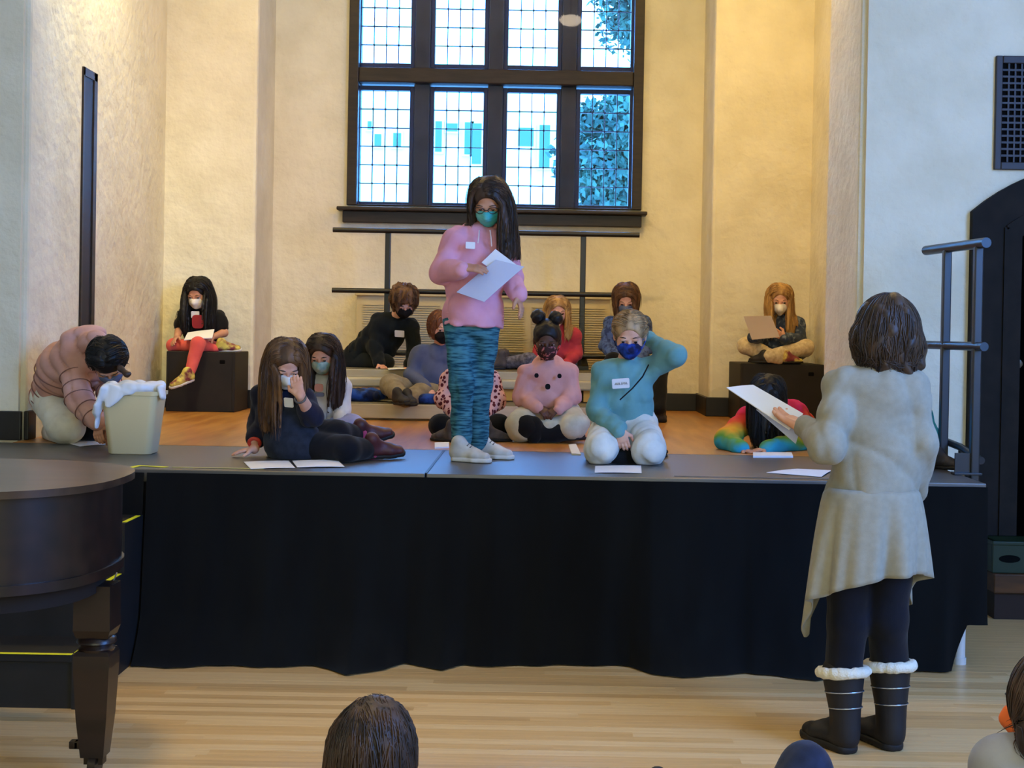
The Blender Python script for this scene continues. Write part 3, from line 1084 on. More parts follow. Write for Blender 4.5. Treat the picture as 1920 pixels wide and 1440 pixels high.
# ------------------------------------------------------------------ choral riser with back rail
RISER = mat('cream_riser_board', s2l(196, 184, 150), 0.55, 0.3, var=s2l(180, 166, 132), var_scale=4, stretch=(.6, 4, 4))
RTOP = mat('grey_riser_carpet', s2l(120, 112, 92), 0.9, 0.15, var=s2l(100, 93, 76), var_scale=60)
rx0, rx1 = at(622, 600, 10.6)[0], at(1196, 600, 10.6)[0]
ry0, ry1, ry2 = 9.5, 9.98, 10.55
rz1, rz2 = ZS + .115, ZS + .335
rs = thing('choral_riser', 'cream two step choral riser with black back rail under the window', 'riser', ((rx0 + rx1) / 2, 10.0, ZS))
org = ((rx0 + rx1) / 2, 10.0, ZS)
for nm, y0, y1, z in (('lower_step', ry0, ry1 + .2, rz1), ('upper_step', ry1, ry2, rz2)):
    b = BM()
    th = .10 if nm == 'lower_step' else .06
    b.box(V(rx0, y0, z - th), V(rx1, y0 + .03, z - .004), .004)
    b.box(V(rx0, y0 + .03, z - .035), V(rx1, y1, z - .004))
    if nm == 'upper_step':
        b.box(V(rx0, y0 - .02, z - .13), V(rx1, y0 + .02, z - .06), .015)
    s_ = b.obj(nm, RISER, rs, org)
    b = BM(); b.box(V(rx0 + .005, y0 + .006, z - .004), V(rx1 - .005, y1 - .005, z)); b.obj('step_carpet', RTOP, s_, org)
for x in (rx0 + .05, (rx0 + rx1) / 2, rx1 - .08):
    for y, z in ((ry0 + .06, rz1 - .035), (ry1 + .12, rz2 - .035), (ry2 - .05, rz2 - .035)):
        b = BM(); b.tube([(x, y, ZS), (x, y, z)], .015, 10); b.obj('leg', BLACKSTEEL, rs, org)
for px in (726, 1092):
    x = at(px, 560, 10.62)[0]
    b = BM(); b.box(V(x - .021, 10.60, ZS), V(x + .021, 10.64, at(px, 434, 10.62)[2]), .005); b.obj('rail_post', BLACKSTEEL, rs, org)
    b = BM(); b.prism([(x - .055, 10.57), (x + .055, 10.57), (x + .055, 10.67), (x - .055, 10.67)], rz2, rz2 + .03)
    b.lathe([(.055, .03), (.03, .12)], (x, 10.62, rz2), 4); b.obj('post_foot', BLACKSTEEL, rs, org)
for py in (436, 549, 665):
    z = at(908, py, 10.6)[2]
    b = BM(); b.tube([(rx0, 10.59, z), (rx1, 10.59, z)], .019, 12); b.obj('rail_bar', BLACKSTEEL, rs, org, smooth=40)

# ------------------------------------------------------------------ radiator cover under the window
CREAM = mat('cream_painted_metal', s2l(206, 190, 146), 0.6, 0.3)
ax0, ax1 = at(668, 620, YR - .2)[0], at(1143, 620, YR - .2)[0]
az1 = at(900, 553, YR - .2)[2]
rc = thing('radiator_cover', 'cream louvred radiator cover on the wall below the window', 'radiator', ((ax0 + ax1) / 2, YR - .1, ZS))
org = ((ax0 + ax1) / 2, YR - .1, ZS)
b = BM()
b.box(V(ax0, YR - .19, ZS), V(ax1, YR - .004, az1 - .02)); b.obj('casing', CREAM, rc, org)
b = BM(); b.box(V(ax0 - .015, YR - .215, az1 - .02), V(ax1 + .015, YR - .004, az1), .004); b.obj('top', CREAM, rc, org)
for i in range(3):
    w_ = (ax1 - ax0) / 3
    b = BM()
    x0, x1 = ax0 + i * w_ + .05, ax0 + (i + 1) * w_ - .01 - .03 * (i == 2)
    z = ZS + .16
    while z < az1 - .08:
        b.box(V(x0, YR - .204, z), V(x1, YR - .188, z + .010)); z += .0185
    tag(b.obj('louvre_panel', CREAM, rc, org), kind='stuff')

# ------------------------------------------------------------------ black boxes, bin, crate
BOXB = mat('black_painted_plywood', s2l(26, 23, 21), 0.6, 0.3, var=s2l(34, 30, 27), var_scale=5)


def block(x0, x1, y0, y1, h, label):
    r = thing('stage_block', label, 'box', ((x0 + x1) / 2, (y0 + y1) / 2, ZS))
    org = tuple(r.location)
    b = BM(); b.box(V(x0, y0, ZS), V(x1, y1, ZS + h), .006); b.obj('body', BOXB, r, org)
    for sgn in (1,):
        b = BM()
        cxh = x1 - .10
        b.box(V(cxh - .012, y0 - .002, ZS + h * .80), V(cxh + .03, y0 + .01, ZS + h * .87), .006); b.obj('hand_hole', mat('hole_black', (0.002, 0.002, 0.002, 1), .9, .1), r, org)
    for x in (x0, x1 - .018):
        b = BM(); b.box(V(x, y0 - .004, ZS + .004), V(x + .018, y0 + .002, ZS + h - .002), .002); b.obj('edge_strip', BOXB, r, org)
    return r


bx0, bx1 = at(313, 720, 10.1)[0], at(441, 720, 10.1)[0]
LBH = .435
block(bx0, bx1, 10.08, 10.55, LBH, 'black wooden stage block under the girl in coral leggings')
cx0, cx1 = at(1386, 720, 10.0)[0], 2.035
RBH = at(1440, 682, 9.95)[2] - ZS
block(cx0, cx1, 9.95, 10.55, RBH, 'black wooden stage block under the blonde girl in cream leggings')

BINM = mat('beige_plastic', s2l(216, 198, 152), 0.45, 0.4)
BAG = mat('white_bin_liner', s2l(225, 226, 228), 0.35, 0.4)
bc = on(239, 853, ZS); bc = V(bc[0], bc[1] + .10, ZS)
bn = thing('waste_bin', 'beige plastic waste bin with white liner standing on the left of the stage', 'bin', tuple(bc))


def rrect(w, d, r, n=6):
    pts = []
    for qx, qy, a0 in ((1, 1, 0), (-1, 1, 90), (-1, -1, 180), (1, -1, 270)):
        for i in range(n + 1):
            a = math.radians(a0 + 90 * i / n)
            pts.append((qx * (w - r) + r * math.cos(a), qy * (d - r) + r * math.sin(a)))
    return pts


b = BM()
rings = []
for w, d, z in ((.098, .078, 0), (.105, .084, .006), (.136, .105, .285), (.142, .111, .287), (.143, .112, .305), (.136, .105, .306), (.13, .1, .28), (.1, .08, .02)):
    rings.append([b.b.verts.new((x, y, z)) for x, y in rrect(w, d, .035)])
for A, B_ in zip(rings, rings[1:]):
    n = len(A)
    for k in range(n):
        b.b.faces.new((A[k], A[(k + 1) % n], B_[(k + 1) % n], B_[k]))
b.b.faces.new(rings[0][::-1]); b.b.faces.new(rings[-1])
b.obj('bin_body', BINM, bn, smooth=50)
sd = Sdf()
ctr = V(0, 0, .315)
rb = np.random.default_rng(8)
for i in range(22):
    a = 2 * math.pi * i / 22
    p = V(.128 * math.cos(a), .098 * math.sin(a), .312 + .02 * rb.random())
    q = V(.128 * math.cos(a + .285), .098 * math.sin(a + .285), .312 + .02 * rb.random())
    sd.cap(p, q, .016 + .008 * rb.random(), k=.015)
for i in range(9):
    sd.ell(V(rb.uniform(-.08, .10), rb.uniform(-.06, .06), .31 + rb.uniform(0, .03)), np.eye(3), (.04, .035, .022), .02)
# the flap hanging over the left side
sd.ecap(V(-.10, -.10, .315), V(-.155, -.10, .20), V(.4, .9, 0), .05, .012, .02, .01, .02)
sd.ecap(V(-.05, -.118, .32), V(-.09, -.128, .235), V(1, 0, 0), .05, .01, .015, .008, .02)
sd.ecap(V(-.15, -.08, .24), V(-.158, -.07, .13), V(0, 1, 0), .035, .009, .02, .008, .02)
sd.ecap(V(.145, -.06, .32), V(.157, -.07, .28), V(0, 1, 0), .03, .012, .02, .01, .02)
b_ = mesh_np('bin_liner', [sd.mesh(.0045, folds(.004, 1.1, 3))])
put('bin_liner', b_, BAG, bn)['label'] = 'crumpled white liner folded over the rim'

# step, crate in the doorway
BROWNB = mat('brown_wood_step', s2l(84, 52, 18), 0.6, 0.3, var=s2l(58, 36, 14), var_scale=4, stretch=(1, 6, 6))
GREENP = mat('dark_green_plastic', s2l(18, 40, 20), 0.5, 0.35)
gx0 = at(1858, 1100, 7.2)[0]
r = thing('door_step', 'brown wooden step standing in front of the arched door', 'step', (gx0 + .5, 7.3, 0))
org = tuple(r.location)
b = BM(); b.box(V(gx0, 7.15, .135), V(gx0 + 1.1, 7.4, .235), .006); b.obj('step_tread', BROWNB, r, org)
b = BM(); b.box(V(gx0 + .01, 7.17, 0), V(gx0 + 1.09, 7.40, .135)); b.obj('step_base', mat('dark_brown_base', s2l(36, 24, 18), .7), r, org)
r = thing('crate', 'dark green crate with an oval handle hole on the brown step', 'crate', (gx0 + .3, 7.27, .236))
org = tuple(r.location)
b = BM()
z0, z1 = .236, .40
x0, x1 = gx0 + .0, gx0 + .5
for a, c in ((V(x0, 7.18, z0), V(x1, 7.20, z1)), (V(x0, 7.36, z0), V(x1, 7.38, z1)), (V(x0, 7.20, z0), V(x0 + .02, 7.36, z1)), (V(x1 - .02, 7.20, z0), V(x1, 7.36, z1)), (V(x0 + .02, 7.2, z0), V(x1 - .02, 7.36, z0 + .012))):
    b.box(a, c, .003)
b.obj('crate_body', GREENP, r, org)
b = BM(); b.box(V(x0 - .004, 7.172, z1 - .02), V(x1 + .004, 7.388, z1), .004); b.obj('crate_rim', GREENP, r, org)
b = BM()
hx = at(1893, 1048, 7.18)
b.ell = None
n = 20
ring0 = [b.b.verts.new((hx[0] + .055 * math.cos(2 * math.pi * i / n), 7.177, hx[2] + .02 * math.sin(2 * math.pi * i / n))) for i in range(n)]
ring1 = [b.b.verts.new((v.co.x, 7.19, v.co.z)) for v in ring0]
for i in range(n):
    b.b.faces.new((ring0[i], ring0[(i + 1) % n], ring1[(i + 1) % n], ring1[i]))
b.b.faces.new(ring0)
b.obj('handle_hole', mat('crate_hole', (0.001, 0.002, 0.002, 1), .9, .1), r, org)

# ------------------------------------------------------------------ sheets of paper
PAPER = mat('white_paper', s2l(226, 226, 230), 0.7, 0.2)
PAPERB = mat('bluish_paper', s2l(196, 202, 226), 0.7, 0.2)
PAPER_WARM_LIT = mat('warm_lit_paper', s2l(214, 196, 176), 0.7, 0.2)  # paper with the warm lamp light put into its colour


def sheet_geo(c4, bow=0.004, th=0.0016, n=8):
    c4 = [np.asarray(c, float) for c in c4]
    nn = nrm(np.cross(c4[1] - c4[0], c4[3] - c4[0]))
    nn = -nn if nn[2] < 0 else nn
    g = []
    for i in range(n + 1):
        for j in range(n + 1):
            u, v = i / n, j / n
            p = lerp(lerp(c4[0], c4[1], u), lerp(c4[3], c4[2], u), v)
            g.append(p + nn * bow * math.sin(math.pi * u) * math.sin(math.pi * v * .8 + .3))
    g = np.array(g)
    i = (np.arange(n)[:, None] * (n + 1) + np.arange(n)[None, :]).ravel()
    f = np.stack([i, i + n + 1, i + n + 2, i + 1], 1)
    m = (n + 1) ** 2
    v = np.concatenate([g + nn * th / 2, g - nn * th / 2])
    fs = [f, f[:, ::-1] + m]
    rim = [a for a in range(n + 1)] + [a * (n + 1) + n for a in range(1, n + 1)] + [n * (n + 1) + a for a in range(n - 1, -1, -1)] + [a * (n + 1) for a in range(n - 1, 0, -1)]
    fs.append(np.array([(rim[k], rim[(k + 1) % len(rim)], rim[(k + 1) % len(rim)] + m, rim[k] + m) for k in range(len(rim))]))
    return v, np.concatenate(fs)


def paper(c4, label, material=None, bow=0.004, name='paper_sheet', th=.0016, cat='paper'):
    o = put(name, mesh_np(name, [sheet_geo(c4, bow, th)], smooth=False), material or PAPER)
    return tag(o, label, cat)


z_ = ZS + .003
paper([on(457, 866, z_), on(541, 864, z_), on(553, 877, z_), on(470, 879, z_)], 'left page of the white script lying open before the navy dressed girl', bow=.006)
paper([on(548, 864, z_ + .002), on(632, 862, z_ + .002), on(646, 875, z_ + .002), on(557, 876, z_ + .002)], 'right page of the white script lying open before the navy dressed girl', bow=.006)
paper([on(1116, 874, z_), on(1202, 873, z_), on(1203, 887, z_), on(1115, 886, z_)], 'white sheet on the deck in front of the kneeling girl in teal', bow=.006)
paper([on(1437, 886, z_), on(1495, 879, z_), on(1560, 882, z_), on(1540, 894, z_)], 'white sheets on the deck edge left of the standing woman', bow=.008)
paper([on(1412, 850, z_), on(1484, 850, z_), on(1487, 857, z_), on(1412, 857, z_)], 'small white script under the hands of the girl in the rainbow sweatshirt', bow=.003, th=.012)
paper([on(108, 826, z_), on(180, 824, z_), on(200, 833, z_), on(150, 837, z_)], 'white sheet on the floor at the knees of the girl in the pink puffer jacket', bow=.005)
paper([on(815, 831, z_), on(842, 830, z_), on(842, 839, z_), on(815, 840, z_)], 'small white card on the floor behind the white shoes', bow=.002, th=.008)
paper([on(1066, 835, z_), on(1080, 834, z_), on(1089, 853, z_), on(1072, 852, z_)], 'folded white paper on the floor left of the kneeling teal girl', bow=.002, th=.01)
paper([on(950, 760, z_), on(985, 758, z_), on(990, 768, z_), on(952, 769, z_)], 'white sheet on the floor between the polka dot girl and the girl with two buns', bow=.003)
paper([on(1078, 764, z_), on(1103, 763, z_), on(1108, 771, z_), on(1079, 772, z_)], 'white sheet on the floor between the girl with two buns and the teal girl', bow=.003)
# ------------------------------------------------------------------ people
def skin_mat(name, a, c):
    m = mat(name, a, 0.52, 0.35, var=c, var_scale=14, detail=3)
    return m


SK_L = skin_mat('fair_skin', s2l(222, 170, 142), s2l(208, 148, 122))
SK_M = skin_mat('tan_skin', s2l(200, 146, 116), s2l(184, 126, 98))
SK_D = skin_mat('dark_brown_skin', s2l(96, 60, 44), s2l(78, 47, 35))


def hair_mat(name, a, c, rough=.5):
    return mat(name, a, rough, 0.35, var=c, var_scale=30, stretch=(1, 1, .2), detail=6, lo=.4, hi=.6, bump=.35, bump_scale=90, bump_dist=.004)


H_BLACK = hair_mat('black_hair', s2l(24, 20, 19), s2l(12, 10, 10))
H_DBROWN = hair_mat('dark_brown_hair', s2l(68, 49, 38), s2l(38, 28, 23))
H_BROWN = hair_mat('brown_hair', s2l(112, 78, 48), s2l(72, 48, 31))
H_MBROWN = hair_mat('mid_brown_hair', s2l(72, 55, 43), s2l(45, 34, 28))
H_BLONDE = hair_mat('blonde_hair', s2l(198, 156, 92), s2l(150, 110, 62))
H_ASH = hair_mat('ash_blonde_hair', s2l(186, 152, 110), s2l(138, 110, 78))
H_AUBURN = hair_mat('auburn_hair', s2l(134, 80, 44), s2l(96, 54, 30))


def cloth(name, rgb, rgb2=None, rough=.92, bump=.25, scale=260, sheen=.08, vs_=9, **k):
    return mat(name, s2l(*rgb), rough, 0.2, var=s2l(*rgb2) if rgb2 else None, var_scale=vs_, bump=bump, bump_scale=scale, sheen=sheen, **k)


EYEW = mat('eye_white', s2l(225, 220, 214), .25, .5)
EYED = mat('eye_iris', s2l(34, 22, 16), .2, .5)
LIP = mat('lip', s2l(178, 104, 96), .5, .3)


def hand_geo(w, d, n, th, L=.145, curl=.5, fore=None, rw=.022, re=.03, spread=.0, h=.0032):
    """palm, four fingers and a thumb; w wrist, d finger direction, n palm normal, th rough thumb direction"""
    d = nrm(d); n = nrm(n - d * (np.asarray(n, float) @ d)); s = np.cross(d, n)
    if s @ np.asarray(th, float) < 0:
        s = -s
    k = L / .145
    g = Sdf()
    if fore is not None:
        g.cap(fore, w, re, rw, .012)
    pa = w + d * .012 * k
    pb = w + d * .062 * k
    g.ecap(pa, pb, s, .024 * k, .014 * k, .031 * k, .011 * k, .012)
    for i, (o, ln, c) in enumerate(((1.5, .050, .9), (.5, .057, 1.0), (-.5, .053, 1.08), (-1.5, .042, 1.18))):
        b0 = w + d * (.064 - .004 * abs(o)) * k + s * o * .0158 * k
        a = curl * c * .55
        dr = nrm(d + s * o * spread * .12)
        r = (.0082, .0076, .0070, .0060)
        p = b0
        for q, f in enumerate((.45, .32, .23)):
            dd = dr * math.cos(a) + n * math.sin(a)
            p2 = p + dd * ln * f * k
            g.cap(p, p2, r[q] * k, r[q + 1] * k, .003)
            p = p2
            a += curl * c * .75
    t0 = w + d * .022 * k + s * .022 * k
    t1 = t0 + nrm(d * .55 + s * .62 + n * .35) * .036 * k
    t2 = t1 + nrm(d * .85 + s * (.35 - .5 * curl) + n * (.25 + .5 * curl)) * .026 * k
    g.cap(t0, t1, .0125 * k, .0095 * k, .01)
    g.cap(t1, t2, .0092 * k, .0072 * k, .003)
    return g.mesh(h)


def head_frame(c, f, up=(0, 0, 1)):
    f = nrm(f)
    r = nrm(np.cross(f, up))
    u = np.cross(r, f)
    return r, f, u


def head_sdf(c, r, f, u, s, neck, nr, child=True):
    R = [r, f, u]

    def L(x, y, z):
        return c + (r * x + f * y + u * z) * s
    g = Sdf()
    g.ell(L(0, -.012, .030), R, (.073 * s, .090 * s, .076 * s), .02)
    g.ell(L(0, .022, -.030), R, (.060 * s, .064 * s, .072 * s), .03)
    g.ell(L(0, .062, -.082), R, (.022 * s, .02 * s, .018 * s), .03)
    for q in (-1, 1):
        g.ell(L(q * .036, .058, -.028), R, (.024 * s, .022 * s, .026 * s), .02)
        g.ell(L(q * .028, .082, .012), R, (.02 * s, .012 * s, .008 * s), .012)
        g.ell(L(q * .0755, -.008, -.012), R, (.009 * s, .019 * s, .029 * s), .008)
        g.ell(L(q * .031, .098, .001), R, (.017 * s, .014 * s, .0105 * s), .008, 's')
    for q in (-1, 1):
        g.ell(L(q * .031, .082, .0085), R, (.0165 * s, .0145 * s, .0095 * s), .004)
    g.cap(L(0, .084, .006), L(0, .103, -.026), .0075 * s, .0105 * s, .01)
    for q in (-1, 1):
        g.ell(L(q * .011, .094, -.03), R, (.008 * s, .009 * s, .007 * s), .006)
    g.ell(L(0, .082, -.052), R, (.022 * s, .010 * s, .0055 * s), .006)
    g.ell(L(0, .080, -.062), R, (.019 * s, .010 * s, .006 * s), .006)
    g.cap(L(0, -.018, -.05), neck, nr, nr * 1.12, .03)
    return g, L


def smooth_push(P, sdfs, margins):
    for sd, mg in zip(sdfs, margins):
        d = sd.at(P)
        m = d < mg
        if not m.any():
            continue
        Q = P[m]
        e = .004
        g = np.stack([sd.at(Q + V(e, 0, 0)) - sd.at(Q - V(e, 0, 0)), sd.at(Q + V(0, e, 0)) - sd.at(Q - V(0, e, 0)),
                      sd.at(Q + V(0, 0, e)) - sd.at(Q - V(0, 0, e))], 1)
        g /= np.linalg.norm(g, axis=1, keepdims=True) + 1e-9
        mgv = mg[m] if np.ndim(mg) else mg
        P[m] = Q + g * (mgv - d[m])[:, None]
    return P


def hair_strands(c, r, f, u, s, body, n=220, length=.42, steps=11, rad=.0030, wave=.0, part=0.0, face=True, gravity=.55, seed=0, vol=.012,
                 back=.25, hairline=.052, floor=None, spread=1.0, lmin=.68, bias=(0, 0, 0), mass=.0085, n_mass=150, mh=.0085, kids=2, hug=None, radial=False, lr=(1, 1), mk=.013, samp=.0013, shell=None, lift=.0015):
    rg = np.random.default_rng(seed)
    R = [r, f, u]
    skull = Sdf()
    skull.ell(c + (f * -.012 + u * .030) * s, R, (.073 * s, .090 * s, .076 * s), .02)
    skull.ell(c + (f * .010 + u * -.030) * s, R, (.062 * s, .062 * s, .072 * s), .03)
    fw = Sdf()
    fw.ell(c + (f * .085 - u * .035) * s, R, (.062 * s, .062 * s, .090 * s), .01)
    pts = []
    while len(pts) < n:
        v = rg.normal(size=3); v /= np.linalg.norm(v)
        x, y, z = v
        if z < -.25 and y > -.3:
            continue
        if z < -.55:
            continue
        p = np.array((x * .073, y * .090 - .012, z * .076 + .030))
        if y > .25 and p[2] < hairline + .25 * max(0, p[1] - .02):
            continue
        if y > -.05 and z < .15 and abs(x) < .93:
            continue
        pts.append(p)
    lp_ = np.array(pts) * s
    P0 = c + lp_ @ np.array(R)
    sx = np.where(lp_[:, 0] > part * s, 1.0, -1.0)
    D0 = (sx[:, None] * r * 1.0 - f * back + np.asarray(bias)) + (lp_[:, 1] / (.09 * s))[:, None] * 0
    if radial:
        D0 = P0 - (c + (u * .10 - f * .02) * s) + rg.normal(size=P0.shape) * .01
    nn = P0 - (c + (u * .02) * s)
    nn /= np.linalg.norm(nn, axis=1, keepdims=True)
    d = D0 - nn * np.sum(D0 * nn, 1, keepdims=True)
    d /= np.linalg.norm(d, axis=1, keepdims=True) + 1e-9
    Lg = length * rg.uniform(lmin, 1.05, n) * np.where(sx > 0, lr[0], lr[1])
    mg = .003 + vol * .6 * s * rg.random(n)
    cl = rg.random(n) * .010
    P = P0 + nn * .004
    out = [P.copy()]
    g = V(0, 0, -1)
    ph = rg.uniform(0, 6.28, n)
    ax1 = rg.normal(size=(n, 3)); ax1 /= np.linalg.norm(ax1, axis=1, keepdims=True)
    step = Lg / steps
    hug = max(2, int(steps * .11 / max(length, .12)) + 1) if hug is None else hug
    for i in range(steps):
        gr = gravity * min(1.0, .25 + i / (steps * .45))
        d = d + g * gr + rg.normal(size=(n, 3)) * .03 * spread
        d /= np.linalg.norm(d, axis=1, keepdims=True)
        Pn = P + d * step[:, None]
        if wave:
            Pn = Pn + ax1 * (math.cos(i * 1.1) * wave * np.cos(ph + i * 1.2))[:, None]
        if i < hug:
            ds = skull.at(Pn)
            gg = Pn - (c + u * .01 * s); gg /= np.linalg.norm(gg, axis=1, keepdims=True)
            Pn = Pn - gg * (np.clip(ds - mg, 0, .05) * .75)[:, None]
        Pn = smooth_push(Pn, [skull] + ([fw] if face else []) + ([body] if body is not None else []),
                         [mg] + ([np.full(n, .002)] if face else []) + ([.006 + cl] if body is not None else []))
        if floor is not None:
            Pn[:, 2] = np.maximum(Pn[:, 2], floor + .006)
        dd = Pn - P
        ln = np.linalg.norm(dd, axis=1, keepdims=True) + 1e-9
        d = .5 * d + .5 * dd / ln
        P = P + dd / ln * step[:, None]
        out.append(P.copy())
    S = np.stack(out, 1)
    S = S[S[:, :, 2].max(1) < c[2] + (.128 * abs(u[2]) + .12 * (1 - abs(u[2]))) * s]
    n = len(S)
    M = steps + 1
    tt = np.linspace(0, 1, M)
    parts = []
    kids_off = mass if mass else .012
    if mass:
        m = Sdf()
        pr = mass * s * np.minimum(1, .6 + tt * 3) * np.clip((1.06 - tt) / .5, .2, 1)
        for st in S[:min(n, n_mass)]:
            for a in range(M - 1):
                m.cap(st[a], st[a + 1], pr[a], pr[a + 1], mk)
        parts.append(m.mesh(mh, streaks(samp)))
        if shell is None:
            shell = Field(m)
    # fine locks lying on the mass
    allS = [S]
    for q in range(kids):
        w_ = rg.normal(size=(n, 1, 3)) * .010 * s
        o_ = S - (c + u * .0 * s)
        o_ = o_ / (np.linalg.norm(o_, axis=2, keepdims=True) + 1e-9)
        o_[..., 2] *= .3
        allS.append(S + w_ * np.linspace(.4, 1.3, M)[None, :, None] + o_ * (kids_off * .55 * s) * np.linspace(.9, .7, M)[None, :, None])
    S = np.concatenate(allS)
    if shell is not None:
        fl = S.reshape(-1, 3)
        for _ in range(3):
            d_ = shell.at(fl)
            e = .004
            gr_ = np.stack([shell.at(fl + V(e, 0, 0)) - shell.at(fl - V(e, 0, 0)), shell.at(fl + V(0, e, 0)) - shell.at(fl - V(0, e, 0)), shell.at(fl + V(0, 0, e)) - shell.at(fl - V(0, 0, e))], 1)
            gr_ /= np.linalg.norm(gr_, axis=1, keepdims=True) + 1e-9
            fl = fl + gr_ * (np.clip(lift - d_, -.02, .03) * (d_ < .19))[:, None]
        S = fl.reshape(S.shape) + rg.normal(size=(len(S), 1, 3)) * .003 * np.linspace(.3, 1.5, M)[None, :, None]
    prof = np.minimum(1, .45 + tt * 4) * np.clip((1.04 - tt) / .35, .12, 1)
    rr_ = (rad * s * rg.uniform(.6, 1.2, len(S)))[:, None] * prof[None, :]
    parts.append(tubes(S, rr_, .5, c, n=3))
    return parts


def streaks(amp):
    def fn(X, Y, Z):
        a = X * 150 + 1.5 * np.sin(Z * 14 + Y * 20)
        b = Y * 150 + 1.5 * np.sin(Z * 11 + X * 17)
        return amp * (np.sin(a) * .6 + np.sin(b) * .6 + .4 * np.sin(a * 1.9 + b))
    return fn


def hair_cap(c, r, f, u, s, th=.010, face_r=(.064, .085, .088), face_c=(0, .098, -.030), low=-.06, h=.006, disp=.002):
    R = [r, f, u]
    g = Sdf()
    g.ell(c + (f * -.014 + u * .030) * s, R, ((.073 + th) * s, (.090 + th) * s, (.076 + th) * s), .02)
    g.ell(c + (f * -.035 + u * -.025) * s, R, ((.062 + th) * s, (.055 + th) * s, (.065 + th * .6) * s), .03)
    g.ell(c + (f * face_c[1] + u * face_c[2]) * s, R, tuple(q * s for q in face_r), .012, 's')
    return g.mesh(h, folds(disp, 2.2, 7))


def shoe_geo(heel, d, up, L, w=.036, ankle=None, shaft=0.0, ra=.036, h=.006, hi=.0):
    """heel: point on the ground under the heel's back; d towards the toe; returns upper, sole"""
    d = nrm(d); up = nrm(up - d * (np.asarray(up, float) @ d)); sd = np.cross(d, up)
    k = L / .21
    hc = heel + d * .034 * k
    g = Sdf()
    g.ecap(hc + up * .036 * k, heel + d * (L * .62) + up * .034 * k, sd, .031 * k, .032 * k, w * k, .026 * k, .015)
    g.ecap(heel + d * (L * .60) + up * .030 * k, heel + d * (L - .034 * k) + up * .026 * k, sd, w * k, .026 * k, .030 * k, .020 * k, .015)
    g.cap(hc + up * .045 * k, hc + up * (.085 + hi) * k + d * .006, .034 * k, .034 * k, .025)
    g.cap(heel + d * (L * .55) + up * .052 * k, hc + up * .08 * k + d * .02 * k, .014 * k, .022 * k, .02)
    if ankle is not None and shaft:
        g.cap(hc + up * .07 * k, lerp(hc + up * .07 * k, ankle, shaft), .036 * k, ra, .02)
    g.plane(heel + up * .012 * k, -up)
    up_m = g.mesh(h)
    g2 = Sdf()
    g2.ecap(hc + up * .012 * k, heel + d * (L * .62) + up * .012 * k, sd, .034 * k, .03 * k, (w + .003) * k, .03 * k, .01)
    g2.ecap(heel + d * (L * .62) + up * .012 * k, heel + d * (L - .034 * k) + up * .012 * k, sd, (w + .003) * k, .03 * k, .033 * k, .03 * k, .01)
    g2.plane(heel + up * .021 * k, up)
    g2.plane(heel + up * .0005, -up)
    return up_m, g2.mesh(h)


def plate(name, c, r, u, w, h_, th, material, parent, org, round_=.12, bulge=0):
    """small rounded slab facing the normal r x u"""
    r = nrm(r); u = nrm(u - r * (np.asarray(u, float) @ r)); n = np.cross(r, u)
    if n[1] > 0:
        n = -n
    b = BM()
    pts = rrect(w / 2, h_ / 2, min(w, h_) * round_, 3)
    A = [b.b.verts.new(c + r * x + u * y + n * th) for x, y in pts]
    B_ = [b.b.verts.new(c + r * x + u * y - n * .004) for x, y in pts]
    m = len(pts)
    for i in range(m):
        b.b.faces.new((A[i], A[(i + 1) % m], B_[(i + 1) % m], B_[i]))
    b.b.faces.new(A); b.b.faces.new(B_[::-1])
    return b.obj(name, material, parent, org)


def support(x, y):
    """height of the surface under each point"""
    z = np.where(y > YD0, ZS, 0.0)
    on_r = (x > rx0) & (x < rx1)
    z = np.where(on_r & (y > ry0) & (y < ry2), rz1, z)
    z = np.where(on_r & (y > ry1) & (y < ry2), rz2, z)
    z = np.where((x > bx0) & (x < bx1) & (y > 10.08) & (y < 10.55), ZS + LBH, z)
    z = np.where((x > cx0) & (x < cx1) & (y > 9.95) & (y < 10.55), ZS + RBH, z)
    return z


